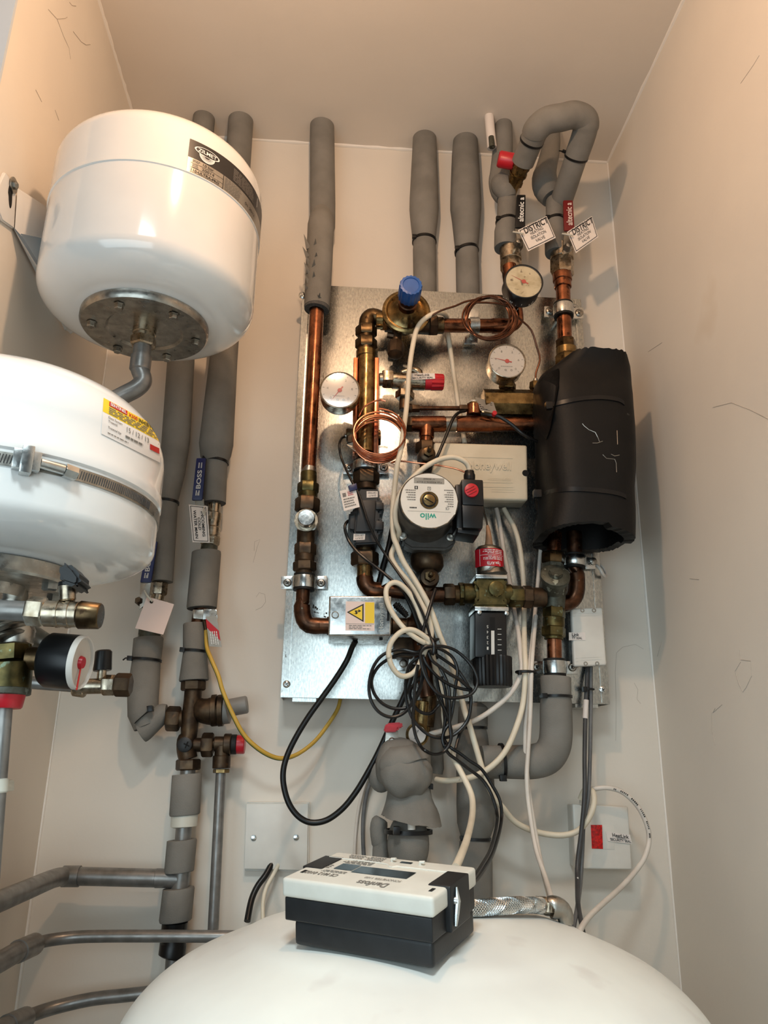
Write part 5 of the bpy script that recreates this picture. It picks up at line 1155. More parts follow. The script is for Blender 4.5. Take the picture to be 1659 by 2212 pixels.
# grey sleeve elbow leaving the plate at bottom right
T = lag('grey elbow sleeve below the plate, turning left at bottom right', [(1200, 1462, 62, .09), (1200, 1465, 65, .09), (1201, 1498, 64, .09), (1201, 1505, 63, .09), (1201, 1515, 66, .089)] + cr([(1201, 1540, 68, .086), (1201, 1585, 69, .081), (1196, 1614, 70, .079), (1180, 1636, 71, .077), (1150, 1645, 71, .075), (1110, 1646, 69, .075), (1088, 1646, 67, .075), (1075, 1646, 68, .075), (1040, 1646, 68, .075)], 6), .08, n=36)
T.done()
tie('black cable tie on the upright part of the bottom right elbow sleeve', 1201, 1505, 65, .09, 0)
T = Thing('cable_tie', 'black cable tie hanging from the horizontal grey sleeve', 'cable tie'); p = T.part('strap', m_black); c = V(1084, 1645, .075); p.lathe(c, (1, 0, .05), [(-.0025, .0275), (-.0025, .029), (.0025, .029), (.0025, .0275)], 32, caps=False)
T.part('head', m_black).box([(1080, 1674), (1094, 1674), (1096, 1688), (1082, 1688)], .1, .088, .001); T.done()
DOFF = .0
T = lag('wide dark grey vertical lagging going down behind the meter', [(1021, 1520, 36), (1022, 1526, 54), (1022, 1528, 62), (1021, 1566, 64), (1021, 1575, 58), (1021, 1586, 64), (1021, 1614, 70), (1024, 1640, 78), (1027, 1690, 80), (1028, 1740, 83), (1028, 1780, 80), (1027, 1803, 66), (1027, 1812, 60), (1027, 1820, 68), (1026, 1860, 74), (1024, 1990, 80), (1020, 2120, 84)], .06, n=36)
p = T.part('pipe', m_gpipe); p.run([(1021, 1490, 22), (1021, 1530, 22)], .06, 18); T.done()
tie('black cable tie high on the wide dark vertical lagging', 1021, 1572, 60, .06, 0)
tie('black cable tie low on the wide dark vertical lagging', 1027, 1811, 64, .06, 2)
# ------------------------------------------------------------------ lower middle: lever valve with ball-shaped lagging
D = .1
T = Thing('ball_valve', 'brass valve with red lever and round sticker above the ball-shaped lagging', 'valve')
fit(T, [('tail', m_brassd, 'c', 928, 1500, 920, 1570, 34), ('body', m_brass, 'c', 914, 1515, 908, 1590, 40)], D)
f = T.part('end_disc', m_brass); f.ydisc(901, 1587, D+.02, [(D-.01, 20), (D+.016, 23), (D+.022, 25), (D+.023, 22), (D+.021, 20)], 32)
s_ = f.sub('sticker', m_paper, 'white round sticker'); s_.ydisc(901, 1587, D+.02, [(D+.02, 19), (D+.0222, 18.5), (D+.0223, .1)], 28)
cc = V(901, 1587, D+.0224); h_ = .012; s_.text('DT', quadmap([cc+Vector((-h_*.5, 0, -h_)), cc+Vector((-h_*.5, 0, h_)), cc+Vector((h_*.5, 0, h_)), cc+Vector((h_*.5, 0, -h_))][::-1][1:]+[cc+Vector((-h_*.5, 0, -h_))]), (.1, .2, .6, .8), m_greyink, .0006)
lv = T.part('lever', m_steel); lv.slab([(834, 1578), (860, 1578), (862, 1622), (830, 1622)], D+.05, .003, .0006)
g = lv.sub('grip', m_red, 'red lever sleeve'); g.ppoly([(830, 1572), (836, 1562), (866, 1560), (872, 1566), (870, 1572), (860, 1574), (858, 1581), (830, 1582)], D+.057, D+.044, .002)
T.part('stem', m_steel).ydisc(846, 1600, D+.05, [(D+.02, 7), (D+.054, 7), (D+.056, 4)], 12); T.done()
T = lag('dark grey vertical sleeve behind the red lever valve', [(936, 1500, 22), (938, 1516, 26), (942, 1580, 27), (945, 1660, 28), (944, 1672, 24)], .05); T.done()
T = Thing('valve_insulation', 'ball-shaped grey foam lagging with flared skirt below the red lever', 'pipe insulation')
DB = .15
def ballat(p, c, r, sz, n=48, m=22):
    p.tube([c+Vector((0, 0, r*sz*math.cos(math.pi*i/m))) for i in range(m+1)], [max(r*math.sin(math.pi*i/m), .0005) for i in range(m+1)], n)
b = T.part('ball', m_foam); ballat(b, V(877, 1673, DB+.016), 55*S(873, 1655, DB), .92); lumpy(b, .004, 45)
h = T.part('hood', m_foam); ballat(h, V(866, 1652, DB-.006), 57*S(880, 1625, DB), .98); lumpy(h, .004, 38, 5)
cl_ = T.part('collar', m_foam); cl_.run([(868, 1612, 60, DB+.012), (870, 1628, 98, DB+.012), (873, 1646, 113, DB+.012), (874, 1650, 108, DB+.012)], DB, 44, 2); lumpy(cl_, .002, 60, 2)
sd = T.part('side_lump', m_foam); c3 = V(824, 1672, DB-.03); r3 = 30*S(824, 1672, DB)
sd.tube([c3+Vector((0, 0, r3*1.3*math.cos(math.pi*i/12))) for i in range(13)], [max(r3*math.sin(math.pi*i/12), .0005) for i in range(13)], 28)
sk = T.part('skirt', m_foam); z_t, z_b = V(885, 1688, DB).z, V(885, 1772, DB).z; cx, k = V(885, 1740, DB).x, S(885, 1740, DB); n = 48; ro = []; ri = []
for i in range(9):
    t = i/8; rr = (44+21*t**1.4)*k; zz = z_t+(z_b-z_t)*t; xo = .0+.003*t
    ro.append([sk.bm.verts.new((cx+xo+rr*(1+.02*math.sin(5*a))*math.cos(a), -DB-DOFF+rr*math.sin(a), zz+(.008*math.cos(a-2.6)+random.uniform(-.0015, .0015))*t)) for a in [2*math.pi*q/n for q in range(n)]])
    ri.append([sk.bm.verts.new((cx+xo+(rr-.008)*math.cos(a), -DB-DOFF+(rr-.008)*math.sin(a), zz+(.008*math.cos(a-2.6))*t)) for a in [2*math.pi*q/n for q in range(n)]])
for i in range(8):
    for q in range(n):
        q2 = (q+1) % n; sk.face((ro[i][q], ro[i][q2], ro[i+1][q2], ro[i+1][q])); sk.face((ri[i][q2], ri[i][q], ri[i+1][q], ri[i+1][q2]))
for i in (0, 8):
    for q in range(n): q2 = (q+1) % n; sk.face((ro[i][q], ro[i][q2], ri[i][q2], ri[i][q]))
lumpy(sk, .003, 50, 9)
lb = T.part('lower_ball', m_foam); c4 = V(882, 1822, DB); r4 = 45*S(882, 1822, DB)
lb.tube([c4+Vector((0, 0, r4*1.35*math.cos(math.pi*i/16))) for i in range(17)], [max(r4*math.sin(math.pi*i/16)**.8, .0005) for i in range(17)], 40)
pp_ = T.part('pipe', m_white, 'white pipe inside the skirt'); pp_.run([(888, 1758, 17, DB+.034), (889, 1792, 17, DB+.034)], DB, 16)
T.done()
T = Thing('pipe_insulation', 'grey lump of lagging left of the flared skirt, above the meter', 'pipe insulation'); p = T.one(m_foam); p.run([(822, 1766, 20), (820, 1772, 34), (818, 1790, 38), (820, 1818, 36), (822, 1822, 34), (822, 1850, 36), (824, 1880, 38)], .1, 28, 2); T.done()
T = Thing('cable_tie', 'black cable tie between the ball lagging and its skirt', 'cable tie'); p = T.part('strap', m_black); p.lathe(V(884, 1690, DB), (.12, 0, 1), [(-.003, .034), (-.003, .0365), (.003, .0365), (.003, .034)], 36, caps=False); T.part('head', m_black).box([(922, 1690), (936, 1693), (936, 1706), (922, 1704)], DB+.02, DB+.008, .001); T.done()
T = Thing('cable_tie', 'black cable tie inside the flared skirt', 'cable tie'); p = T.part('strap', m_black); p.lathe(V(882, 1796, DB), (0, 0, 1), [(-.003, .034), (-.003, .037), (.003, .037), (.003, .034)], 36, caps=False); T.part('head', m_black).box([(850, 1786), (864, 1786), (864, 1804), (850, 1804)], DB+.044, DB+.03, .001); T.done()
DOFF = .03
# ------------------------------------------------------------------ cables
def cv(pts, s, ox, oy, d=None):
    out = []
    for p in pts:
        q = (p[0]/s+ox, p[1]/s+oy); out.append(q+((p[2],) if len(p) > 2 else ((d,) if d else ())))
    return out
def cable(label, pts, w, d, m, name='cable', cat='cable', group=None, k=6, n=10):
    T = Thing(name, label, cat, group); p = T.one(m); p.pxtube(pts, w, d, k, n); T.done(); return p
a6 = lambda pts, d=None: cv(pts, 6.381, 800, 1180, d)
b5 = lambda pts, d=None: cv(pts, 5.53, 780, 1360, d)
c4 = lambda pts, d=None: cv(pts, 4.879, 840, 580, d)
c7 = lambda pts, d=None: cv(pts, 3.318, 580, 940, d)
# capillaries
T = Thing('capillary_coil', 'bright copper capillary coil hanging in front of the brass column', 'coil'); p = T.one(m_copperb)
c0 = V(817, 956, .112); s = S(817, 952, .115); N = 6*36; pts = []
for i in range(N+1):
    a = 2*math.pi*i/36+1.6; r = (53.5+1.6*math.sin(i/29.0))*s
    pts.append(c0+Vector((r*math.cos(a)+.001*math.sin(i/50), -.05*i/N, r*.92*math.sin(a)+.0012*math.sin(i/31))))
head = [V(*q) for q in cr([(833, 866, .13), (822, 864, .13), (806, 868, .13), (786, 880, .13), (775, 900, .125)], 6)]
tail = [V(*q) for q in cr([(845, 1000, .15), (862, 996, .145), (900, 1000, .145), (937, 1004, .15), (982, 1012, .155), (1006, 1021, .16)], 6)]
p.tube(pts, .0017, 8); p.tube(head, .0017, 8); p.tube(tail, .0016, 8); T.done()
T = Thing('capillary_coil', 'dark brown capillary coil hanging over the horizontal copper pipe', 'coil'); p = T.one(m_cap)
turns = [(1056, 690, 60, 48), (1062, 686, 52, 47), (1050, 684, 46, 43), (1054, 687, 56, 44), (1064, 689, 54, 46)]
pts = c4([(380, 570, .11), (450, 500, .125), (560, 440, .132), (700, 395, .134), (800, 352, .135)])
for i in range(5*24):
    t = i/24; k = int(t); f = t-k; A, B = turns[k], turns[min(k+1, 4)]; q = [A[j]+(B[j]-A[j])*f for j in range(4)]; a = -2*math.pi*t+2.0
    pts.append((q[0]+q[2]*math.cos(a), q[1]-q[3]*math.sin(a), .133+.003*math.sin(i*.9)+.004*f))
pts += c4([(1250, 390, .135), (1380, 530, .12), (1500, 650, .11), (1560, 830, .1), (1592, 960, .095), (1550, 1100, .09), (1550, 1180, .088)])
p.pxtube(pts, 4.6, .13, 3, 8); T.done()
# cream cables on the plate
cable('cream cable looping over the top copper pipe and down to the red-lit spur',
      [(1004, 958, .045), (996, 910, .042), (986, 850, .041), (975, 770, .041), (968, 722, .044), (966, 702, .05), (964, 684, .085), (954, 676, .112), (938, 677, .122), (916, 690, .126), (901, 710, .128), (892, 745, .13), (884, 800, .132), (879, 870, .132), (873, 920, .145), (865, 975, .15), (858, 1005, .15), (852, 1060, .14), (848, 1110, .14), (850, 1157, .142)]
      + a6([(370, 0, .144), (450, 200, .145), (560, 380, .146), (680, 580, .148), (780, 760, .15), (840, 900, .15), (900, 1060, .148), (960, 1240, .145), (1020, 1380, .14)])
      + b5([(1060, 370, .13), (1130, 580, .12), (1190, 790, .115), (1240, 980, .115), (1300, 1160, .115), (1370, 1400, .115), (1440, 1640, .115)])
      + [(1056, 1700, .11), (1070, 1727, .1), (1086, 1744, .09), (1111, 1774, .075), (1147, 1793, .07), (1189, 1803, .07), (1225, 1803, .07), (1252, 1792, .072), (1273, 1765, .074), (1283, 1735, .074), (1281, 1712, .066), (1272, 1704, .05), (1262, 1708, .035), (1254, 1726, .026)], 12.5, .12, m_cw)
cable('cream pump cable arching from the black terminal box and down to the meter',
      [(1014, 1022, .17), (1012, 1008, .172), (1002, 996, .176), (980, 988, .18), (952, 992, .185), (923, 1006, .186), (897, 1027, .186), (876, 1050, .182), (862, 1075, .176), (854, 1102, .168), (855, 1128, .16), (862, 1148, .15), (858, 1166, .13), (851, 1182, .128)]
      + a6([(290, 110, .128), (310, 200, .132), (400, 340, .138), (520, 480, .14), (620, 620, .142), (700, 780, .145), (760, 900, .148), (800, 1000, .15), (830, 1100, .15), (840, 1200, .15), (822, 1330, .15)])
      + b5([(840, 250, .14), (900, 500, .11), (960, 720, .105), (985, 900, .105), (995, 1080, .11), (1060, 1430, .13), (1150, 1620, .15)])
      + [(1002, 1680, .16), (1016, 1710, .17), (1021, 1735, .19), (1019, 1770, .24), (1008, 1815, .36), (994, 1852, .46), (984, 1874, .5)], 12, .13, m_cw)
T = Thing('cable', 'cream spare cable tied in two open loops beside the motorised valve', 'cable'); p = T.one(m_cw)
p.pxtube(a6([(770, 1250, .155), (740, 1120, .158), (700, 1010, .16), (640, 830, .16), (560, 680, .162), (470, 570, .165), (380, 508, .168), (300, 505, .17), (235, 560, .172), (215, 650, .174), (240, 780, .176), (310, 930, .178), (420, 1080, .18), (520, 1180, .18), (640, 1270, .178), (750, 1330, .172), (800, 1340, .17), (800, 1290, .172), (700, 1210, .178), (600, 1158, .182), (500, 1152, .184), (400, 1195, .184), (310, 1290, .184), (260, 1400, .182), (252, 1520, .18)])
         + b5([(335, 310, .178), (350, 400, .176), (400, 490, .172), (460, 545, .168), (530, 558, .164), (620, 520, .16), (690, 430, .158), (730, 330, .158), (790, 200, .16)]), 11.5, .17, 5, 12); T.done()
T = Thing('cable_tie', 'long black cable tie gathering the cream cables, tail pointing up', 'cable tie'); p = T.part('strap', m_black)
a, b = V(913, 1366, .166), V(941, 1270, .162); p.tube([a, a.lerp(b, .98), b], [.0032, .0028, .0015], 8); c = V(925, 1386, .155)
p.tube([c+Vector((.016*math.cos(t), .012*math.sin(t), .004*math.cos(t))) for t in [2*math.pi*i/24 for i in range(24)]], .0022, 6, close=True); T.done()
# black wires
m_cb2 = m_cb
cable('thick black cable from the motorised valve hanging in a deep loop below the plate',
      [(768, 1385, .12), (760, 1400, .11)]+cv([(560, 290, .1), (480, 420, .1), (380, 560, .1), (280, 700, .1), (190, 850, .1), (130, 980, .1), (105, 1090, .1), (112, 1200, .1), (150, 1320, .1), (220, 1410, .1), (310, 1450, .1), (420, 1430, .1), (530, 1350, .1), (620, 1240, .1), (700, 1110, .1), (790, 940, .1), (880, 740, .1), (960, 570, .1), (1010, 440, .1), (1040, 320, .11)], 3.318, 580, 1340), 13, .1, m_cb, n=14)
cable('thick black cable crossing behind the copper elbow under the flow sensor', [(850, 1130, .058), (840, 1180, .056), (828, 1222, .056), (819, 1258, .054), (808, 1292, .052)], 13, .055, m_cb)
T = Thing('cable', 'thick black cables running down beside the motorised valve to the bundle', 'cable'); p = T.one(m_cb)
for o in (0, 14, 30): p.pxtube([(x+o*.9-4, y+o*.3, .115+.004*(o/14)) for x, y in a6([(450, 520), (500, 640), (560, 760), (620, 900), (670, 1040), (715, 1180), (740, 1330), (760, 1500)])], 10, .115)
T.done()
T = Thing('cable_gland', 'black corrugated cable gland right of the motorised valve', 'cable gland'); p = T.one(m_rubber)
for i in range(7): x = 856+i*3.2; y = 1307+i*3.2; p.run([(x, y, 17-i*.6), (x+2.4, y+2.4, 17-i*.6)], .1, 14)
p.run([(852, 1304, 12), (880, 1332, 10)], .1, 12); T.done()
T = Thing('pipe_bracket', 'dark steel bracket plate with screw behind the cream loop', 'bracket'); p = T.part('plate', m_bronze); p.box([(850, 1376), (893, 1376), (893, 1420), (850, 1420)], PD+.03, PD, .002)
p = T.part('ear', m_zinc); p.box([(856, 1420), (884, 1420), (880, 1449), (858, 1449)], PD+.01, PD, .001); z = T.part('screw', m_steel); z.ydisc(870, 1435, PD, [(PD+.009, 9), (PD+.013, 9), (PD+.0145, 6), (PD+.0145, 3), (PD+.012, 2.6), (PD+.012, .1)], 16); T.done()
T = Thing('copper_pipe', 'dark pipe dropping behind the black cable bundle', 'pipe'); p = T.one(m_copperd); p.run([(905, 1330, 38), (912, 1400, 38), (918, 1470, 36), (924, 1505, 34)], .075, 22)
p.run([(846, 1352, 36), (880, 1352, 36), (898, 1345, 36), (905, 1330, 36)], .075, 20, 3); T.done()
def coil(label, loops, w=7.2):
    T = Thing('coiled_cable', label, 'cable'); p = T.one(m_cb2)
    for l in loops: p.pxtube(l, w, .15, 6, 8)
    T.done()
coil('black thin cable coiled in two round loops left of the bundle', [
    b5([(840, 200, .165), (760, 220, .165), (660, 270, .16), (500, 240, .155), (380, 250, .152), (250, 310, .15), (160, 420, .15), (110, 560, .15), (95, 720, .15), (130, 870, .15), (220, 990, .15), (350, 1045, .15), (470, 1020, .15), (560, 950, .15), (620, 850, .15), (690, 720, .15), (740, 560, .155), (760, 400, .16)]),
    b5([(830, 260, .16), (640, 300, .152), (500, 290, .148), (370, 330, .145), (230, 420, .142), (150, 530, .142), (125, 640, .142), (160, 770, .142), (250, 880, .142), (380, 940, .142), (520, 940, .142), (600, 900, .142), (680, 780, .145), (720, 650, .15), (735, 480, .155)]),
    b5([(720, 560, .135), (590, 720, .135), (610, 870, .135), (690, 970, .135), (780, 1005, .135), (850, 990, .133), (930, 900, .13)])])
coil('black thin cable coiled in wide loops right of the bundle', [
    b5([(850, 205, .175), (770, 205, .175), (710, 280, .175), (720, 400, .176), (770, 560, .176), (840, 680, .176), (930, 770, .176), (1050, 815, .174), (1180, 812, .172), (1300, 780, .17), (1370, 700, .168), (1385, 590, .166), (1330, 450, .166), (1230, 330, .166), (1110, 240, .167), (980, 200, .17), (880, 200, .173)]),
    b5([(810, 280, .17), (850, 370, .17), (950, 450, .168), (1060, 530, .166), (1180, 600, .164), (1270, 680, .162), (1316, 718, .16), (1230, 712, .16), (1090, 672, .162), (960, 600, .165), (860, 510, .168), (780, 410, .17), (745, 330, .17)]),
    b5([(900, 215, .16), (1000, 260, .158), (1090, 330, .156), (1140, 430, .155), (1150, 530, .155), (1125, 700, .155), (1105, 900, .156), (1060, 1100, .157), (1000, 1200, .158), (972, 1300, .158), (1000, 1390, .158), (1060, 1350, .16), (1080, 1240, .16), (1040, 1060, .16), (960, 880, .162), (880, 720, .164), (800, 600, .164), (750, 420, .162), (740, 300, .162)])])
coil('black thin cable in long hanging loops with tails running to the meter', [
    b5([(760, 300, .152), (600, 400, .15), (545, 540, .15), (530, 700, .15), (545, 860, .15), (600, 1030, .15), (690, 1160, .152), (800, 1250, .155), (920, 1290, .157), (1060, 1280, .15), (1180, 1200, .148), (1270, 1080, .146), (1310, 920, .145), (1310, 760, .145), (1260, 640, .145), (1150, 480, .146), (1020, 380, .148), (900, 300, .152)]),
    b5([(680, 420, .165), (655, 560, .165), (640, 700, .165), (630, 900, .165), (620, 1080, .17), (650, 1260, .175), (710, 1390, .18), (770, 1450, .19), (870, 1490, .18), (970, 1470, .17), (1040, 1400, .168), (1075, 1290, .166), (1060, 1150, .164), (1060, 900, .16), (1050, 700, .16), (990, 540, .16), (930, 440, .16)]),
    b5([(900, 560, .14), (930, 720, .14), (980, 900, .14), (1000, 1100, .145), (985, 1280, .15), (1060, 1400, .16), (1180, 1480, .16), (1300, 1570, .16), (1430, 1659, .16)])+cv([(330, 830, .16), (400, 970, .165), (405, 1130, .18), (350, 1330, .3), (280, 1460, .4), (200, 1560, .46)], 3.318, 960, 1440),
    b5([(1300, 700, .135), (1310, 860, .135), (1290, 1050, .135), (1180, 1250, .14), (1130, 1420, .15)]),
    b5([(960, 560, .15), (1010, 760, .15), (1020, 1000, .152), (980, 1300, .154), (1030, 1460, .155), (1150, 1560, .155), (1280, 1659, .155)])+cv([(280, 820, .156), (350, 950, .162), (378, 1100, .18), (335, 1300, .3), (260, 1440, .4), (190, 1540, .46)], 3.318, 960, 1440)])
T = Thing('cable_tie', 'black wire twist at the top of the black coiled cables', 'cable tie'); p = T.one(m_cb); p.pxtube(b5([(770, 70, .165), (820, 90, .172), (860, 150, .178), (870, 220, .18), (860, 290, .178), (840, 240, .175)]), 8, .17); T.done()
DOFF = 0.0
# earth cable
T = Thing('earth_cable', 'yellow and green earth cable drooping from earth clamp to behind the plate', 'cable'); p = T.part('sheath', m_cy)
ep = [(445, 1362, .064), (447, 1398, .075), (458, 1427, .085), (472, 1460, .09), (482, 1494, .09), (504, 1545, .09), (528, 1588, .085), (560, 1618, .08), (592, 1635, .072), (618, 1637, .066), (648, 1626, .056), (682, 1599, .044), (712, 1560, .03), (730, 1530, .022), (737, 1500, .018)]
p.pxtube(ep, 9, .06, 6, 12); g = T.part('stripe', m_cgn); g.pxtube([(x-1.4, y+2.4, d-.0006) for x, y, d in ep], 6.5, .06, 6, 8); T.done()
DOFF = .03
# cream cables at right, tied together
z = .112
b2 = lambda pts, d=None: cv(pts, 3.318, 960, 1440, d)
cable('cream cable from the ivory box, sweeping left under the setting knob to the ball valve',
      [(1072, 1098, .06), (1077, 1120, .06), (1082, 1150, .058), (1088, 1190, .056), (1096, 1230, .052), (1104, 1275, .048), (1111, 1320, .06), (1119, 1362, .085), (1124, 1410, z-.01), (1126, 1452, z)]
      + b2([(490, 170, z), (380, 280, .11), (230, 380, .1), (60, 440, .095)])+[(950, 1580, .09), (928, 1586, .085)], 10.5, .1, m_cwp)
cable('printed cream cable from the ivory box, sweeping down left in a wide arc',
      [(1088, 1098, .06), (1098, 1116, .062), (1111, 1140, .064), (1122, 1178, .062), (1129, 1232, .056), (1132, 1290, .05), (1132, 1340, .07), (1133, 1400, z-.01), (1135, 1450, z+.006)]
      + b2([(565, 250, .115), (520, 420, .118), (440, 600, .12), (330, 720, .12), (200, 790, .115), (50, 815, .105)])+[(955, 1686, .098), (942, 1684, .09)], 12, .1, m_cw)
cable('cream cable from behind the black exchanger straight down to the hose end',
      [(1172, 1120, .05), (1168, 1181, .05), (1162, 1256, .048), (1155, 1331, .05), (1149, 1392, .09), (1143, 1446, z+.004)]+b2([(595, 150, .112), (588, 300, .105), (578, 450, .1), (582, 650, .1), (600, 850, .1), (628, 1050, .1), (680, 1350, .12), (740, 1600, .2), (775, 1720, .3)]), 9.5, .1, m_cwp)
cable('stained cream cable crossing in front, down to the hose end',
      [(1158, 1330, .06), (1152, 1392, .1), (1148, 1450, z+.012)]+b2([(615, 350, .118), (600, 600, .116), (590, 800, .115), (605, 1000, .115), (655, 1300, .135), (720, 1500, .18), (780, 1700, .3)]), 9.5, .1, m_cwp)
T = Thing('cable_tie', 'black cable tie gathering the cream cables beside the lower right clip', 'cable tie'); p = T.part('strap', m_black)
c = V(1137, 1452, z+.003); p.tube([c+Vector((.0165*math.cos(t), .0125*math.sin(t), 0)) for t in [2*math.pi*i/28 for i in range(28)]], .0024, 6, close=True); T.part('head', m_black).box([(1121, 1447), (1128, 1447), (1128, 1457), (1121, 1457)], z+.014, z+.004, .0006); T.done()
T = Thing('cable', 'white printed cable curving right around the red-lit spur', 'cable'); p = T.one(m_cwp)
wp = [(1256, 1735, .02), (1262, 1712, .035), (1284, 1704, .045), (1316, 1702, .05), (1349, 1714, .05), (1379, 1744, .05), (1397, 1781, .05), (1402, 1814, .05), (1392, 1853, .06), (1367, 1889, .075), (1337, 1921, .1), (1300, 1954, .16), (1273, 1980, .2), (1255, 2006, .24), (1246, 2030, .26)]
p.pxtube(wp, 10.5, .05, 6, 12)
L_ = cr(wp[3:8], 10); p.use(m_ink)
for i in range(3, len(L_)-3, 1):
    if i % 7 in (5, 6): continue
    q, r_ = V(*L_[i]), V(*L_[i+1]); n_ = Vector((0, -1, 0)); t_ = (r_-q); sdv = t_.cross(n_).normalized()*.0014; e = q+t_*random.uniform(.4, .75); o = n_*.0046
    p.face([p.bm.verts.new(v) for v in (q+o-sdv, e+o-sdv, e+o+sdv*random.uniform(.4, 1), q+o+sdv)])
T.done()
cable('grey cable dropping from the pale plastic box, right of its twin', [(1277, 1440, .046)]+b2([(1050, 60, .047), (1050, 300, .046), (1042, 700, .06), (1030, 950, .07), (1000, 1100, .072), (990, 1300, .072), (975, 1550, .09)])+[(1247, 1960, .16), (1240, 2000, .2), (1236, 2030, .24)], 8.5, .06, m_cg)
cable('paint-flecked dark grey cable dropping from the pale plastic box, left of its twin', [(1269, 1440, .046)]+b2([(1022, 80, .05), (1010, 350, .055), (1005, 650, .07), (1005, 900, .082), (985, 1150, .085), (955, 1400, .09), (953, 1550, .11)])+[(1249, 1955, .16), (1257, 2000, .2), (1262, 2030, .24)], 9.5, .06, m_cgd)
T = Thing('cable_tie', 'small black cable tie on the two grey cables under the pale box', 'cable tie'); p = T.part('strap', m_black); c = V(1272, 1489, .0485)
p.tube([c+Vector((.0085*math.cos(t), .0055*math.sin(t), .0)) for t in [2*math.pi*i/20 for i in range(20)]], .0018, 6, close=True); T.part('head', m_black).box([(1260, 1483), (1269, 1483), (1270, 1494), (1261, 1494)], .058, .048, .0006); T.done()
T = Thing('paint_tape', 'scrap of white tape on the dark grey cable below the plate', 'tape'); p = T.one(m_paper); p.pxtube([(1266, 1512, .054), (1265, 1530, .055), (1264, 1552, .056)], 11.5, .055, 4, 10); T.done()
DOFF = 0.0
cable('pinkish thin cable on the wall left of the flared skirt', [(808, 1640, .015), (795, 1675, .012), (783, 1710, .01), (774, 1750, .009), (768, 1800, .009), (764, 1880, .01)], 7, .01, m_cwp)
cable('grey streaked cable on the wall left of the flared skirt', [(814, 1640, .02), (803, 1680, .016), (792, 1715, .014), (785, 1760, .013), (784, 1810, .013), (788, 1880, .014)], 9, .014, m_cg)
cable('thick black cable below the blank wall plate', [(590, 1860, .01), (574, 1890, .022), (556, 1915, .03), (543, 1945, .04), (534, 1990, .06)], 14, .03, m_cb)
cable('cream cable below the blank wall plate', [(604, 1862, .012), (590, 1890, .024), (575, 1918, .03), (568, 1950, .04), (568, 1990, .05)], 9, .03, m_cw)
DOFF = 0.0
# ------------------------------------------------------------------ wall boxes low down
T = Thing('blank_plate', 'cream double blank wall plate with two screws, lower left', 'wall plate'); p = T.part('plate', m_beige.copy() if False else m_white)
q = [(532, 1736), (666, 1736), (663, 1880), (527, 1877)]; p.box(q, .017, 0.0, .0015); p2 = T.part('rim', m_white); p2.box([(534, 1733), (669, 1733), (667, 1884), (529, 1881)], .008, 0, .001)
for x, y in ((548, 1810), (640, 1809)): T.part('screw', m_zinc).ydisc(x, y, .017, [(.0165, 6.5), (.0185, 6), (.0192, 3)], 16)
T.done()
T = Thing('fused_spur', 'white fused spur box with glowing red neon and security sticker', 'switch')
FD = .05; q = [(1237, 1737), (1357, 1742), (1366, 1879), (1243, 1877)]
p = T.part('back_box', m_white); p.box([(1239, 1739), (1355, 1744), (1364, 1877), (1245, 1875)], FD-.012, 0, .002); f = T.part('front_plate', m_white); f.box(q, FD, FD-.014, .003, 3)
F = pq([q[3], q[2], q[1], q[0]], FD)
n = T.part('neon', m_neon, 'red neon indicator'); n.slab([(1276.5, 1782), (1300.6, 1782), (1302.7, 1834), (1279, 1833)], FD+.0012, .002, .0004)
s_ = T.part('rocker', m_white); s_.slab([(1302, 1783), (1326, 1784), (1328, 1835), (1304, 1834)], FD+.0008, .002, .0003)
l = T.part('sticker', m_paper, 'white security seal sticker'); l.slab([(1308, 1795.6), (1361, 1803), (1365, 1823), (1313, 1817)], FD+.0018, .0004)
G = pq([(1313, 1817), (1365, 1823), (1361, 1803), (1308, 1795.6)], FD+.0018); l.text('HeatLink', G, (.25, .5, .92, .92), m_ink, .0005, True); l.text('SECURITY SEAL', G, (.12, .1, .98, .38), m_ink, .0005, True); l.use(m_ink).sheet(G, (.4, .42, .78, .45), 1, 1, .0005)
T.done()
T = Thing('junction_box', 'small pale plastic box with four screws at the plate lower right', 'junction box')
DOFF = .035; JD = .062; bm_ = [(1234, 1314), (1302, 1312), (1311, 1437), (1240, 1440)]
p = T.part('lid', m_white); p.box(bm_, JD, JD-.012, .004, 3); p = T.part('base', m_white); p.box([(1236, 1316), (1301, 1315), (1309, 1436), (1242, 1438)], JD-.0115, PD, .003)
for x, y in ((1258, 1318.5), (1283, 1318.5), (1265, 1433.5), (1290, 1433.5)): z = T.part('screw', m_steel); z.ydisc(x, y, JD, [(JD-.001, 4.6), (JD+.0008, 4.4), (JD+.0008, 2.6), (JD-.0005, 2.4), (JD-.0005, .1)], 14)
F = pq([bm_[3], bm_[2], bm_[1], bm_[0]], JD); l = T.part('lettering', m_white, 'faint moulded bars')
for v in (.1, .14, .86, .9): l.sheet(F, (.22, v, .86, v+.008), 2, 1, .0006)
l.frame(F, (.05, .86, .13, .92), .008, .006, m_white); l.frame(F, (.05, .08, .13, .14), .008, .006, m_white)
s = T.part('sticker', m_paper, 'white security seal sticker, cut at its left end'); q = [(1229, 1366), (1264, 1366), (1265, 1383), (1229, 1383)]; s.slab(q, JD+.001, .0004)
G = pq([q[3], q[2], q[1], q[0]], JD+.001); s.text('Link', G, (.18, .52, .62, .9), m_ink, .0004, True); s.text('TY SEAL', G, (.18, .12, .8, .42), m_ink, .0004, True); s.use(m_ink).sheet(G, (.2, .46, .45, .49), 1, 1, .0004)
T.done()
DOFF = 0.0
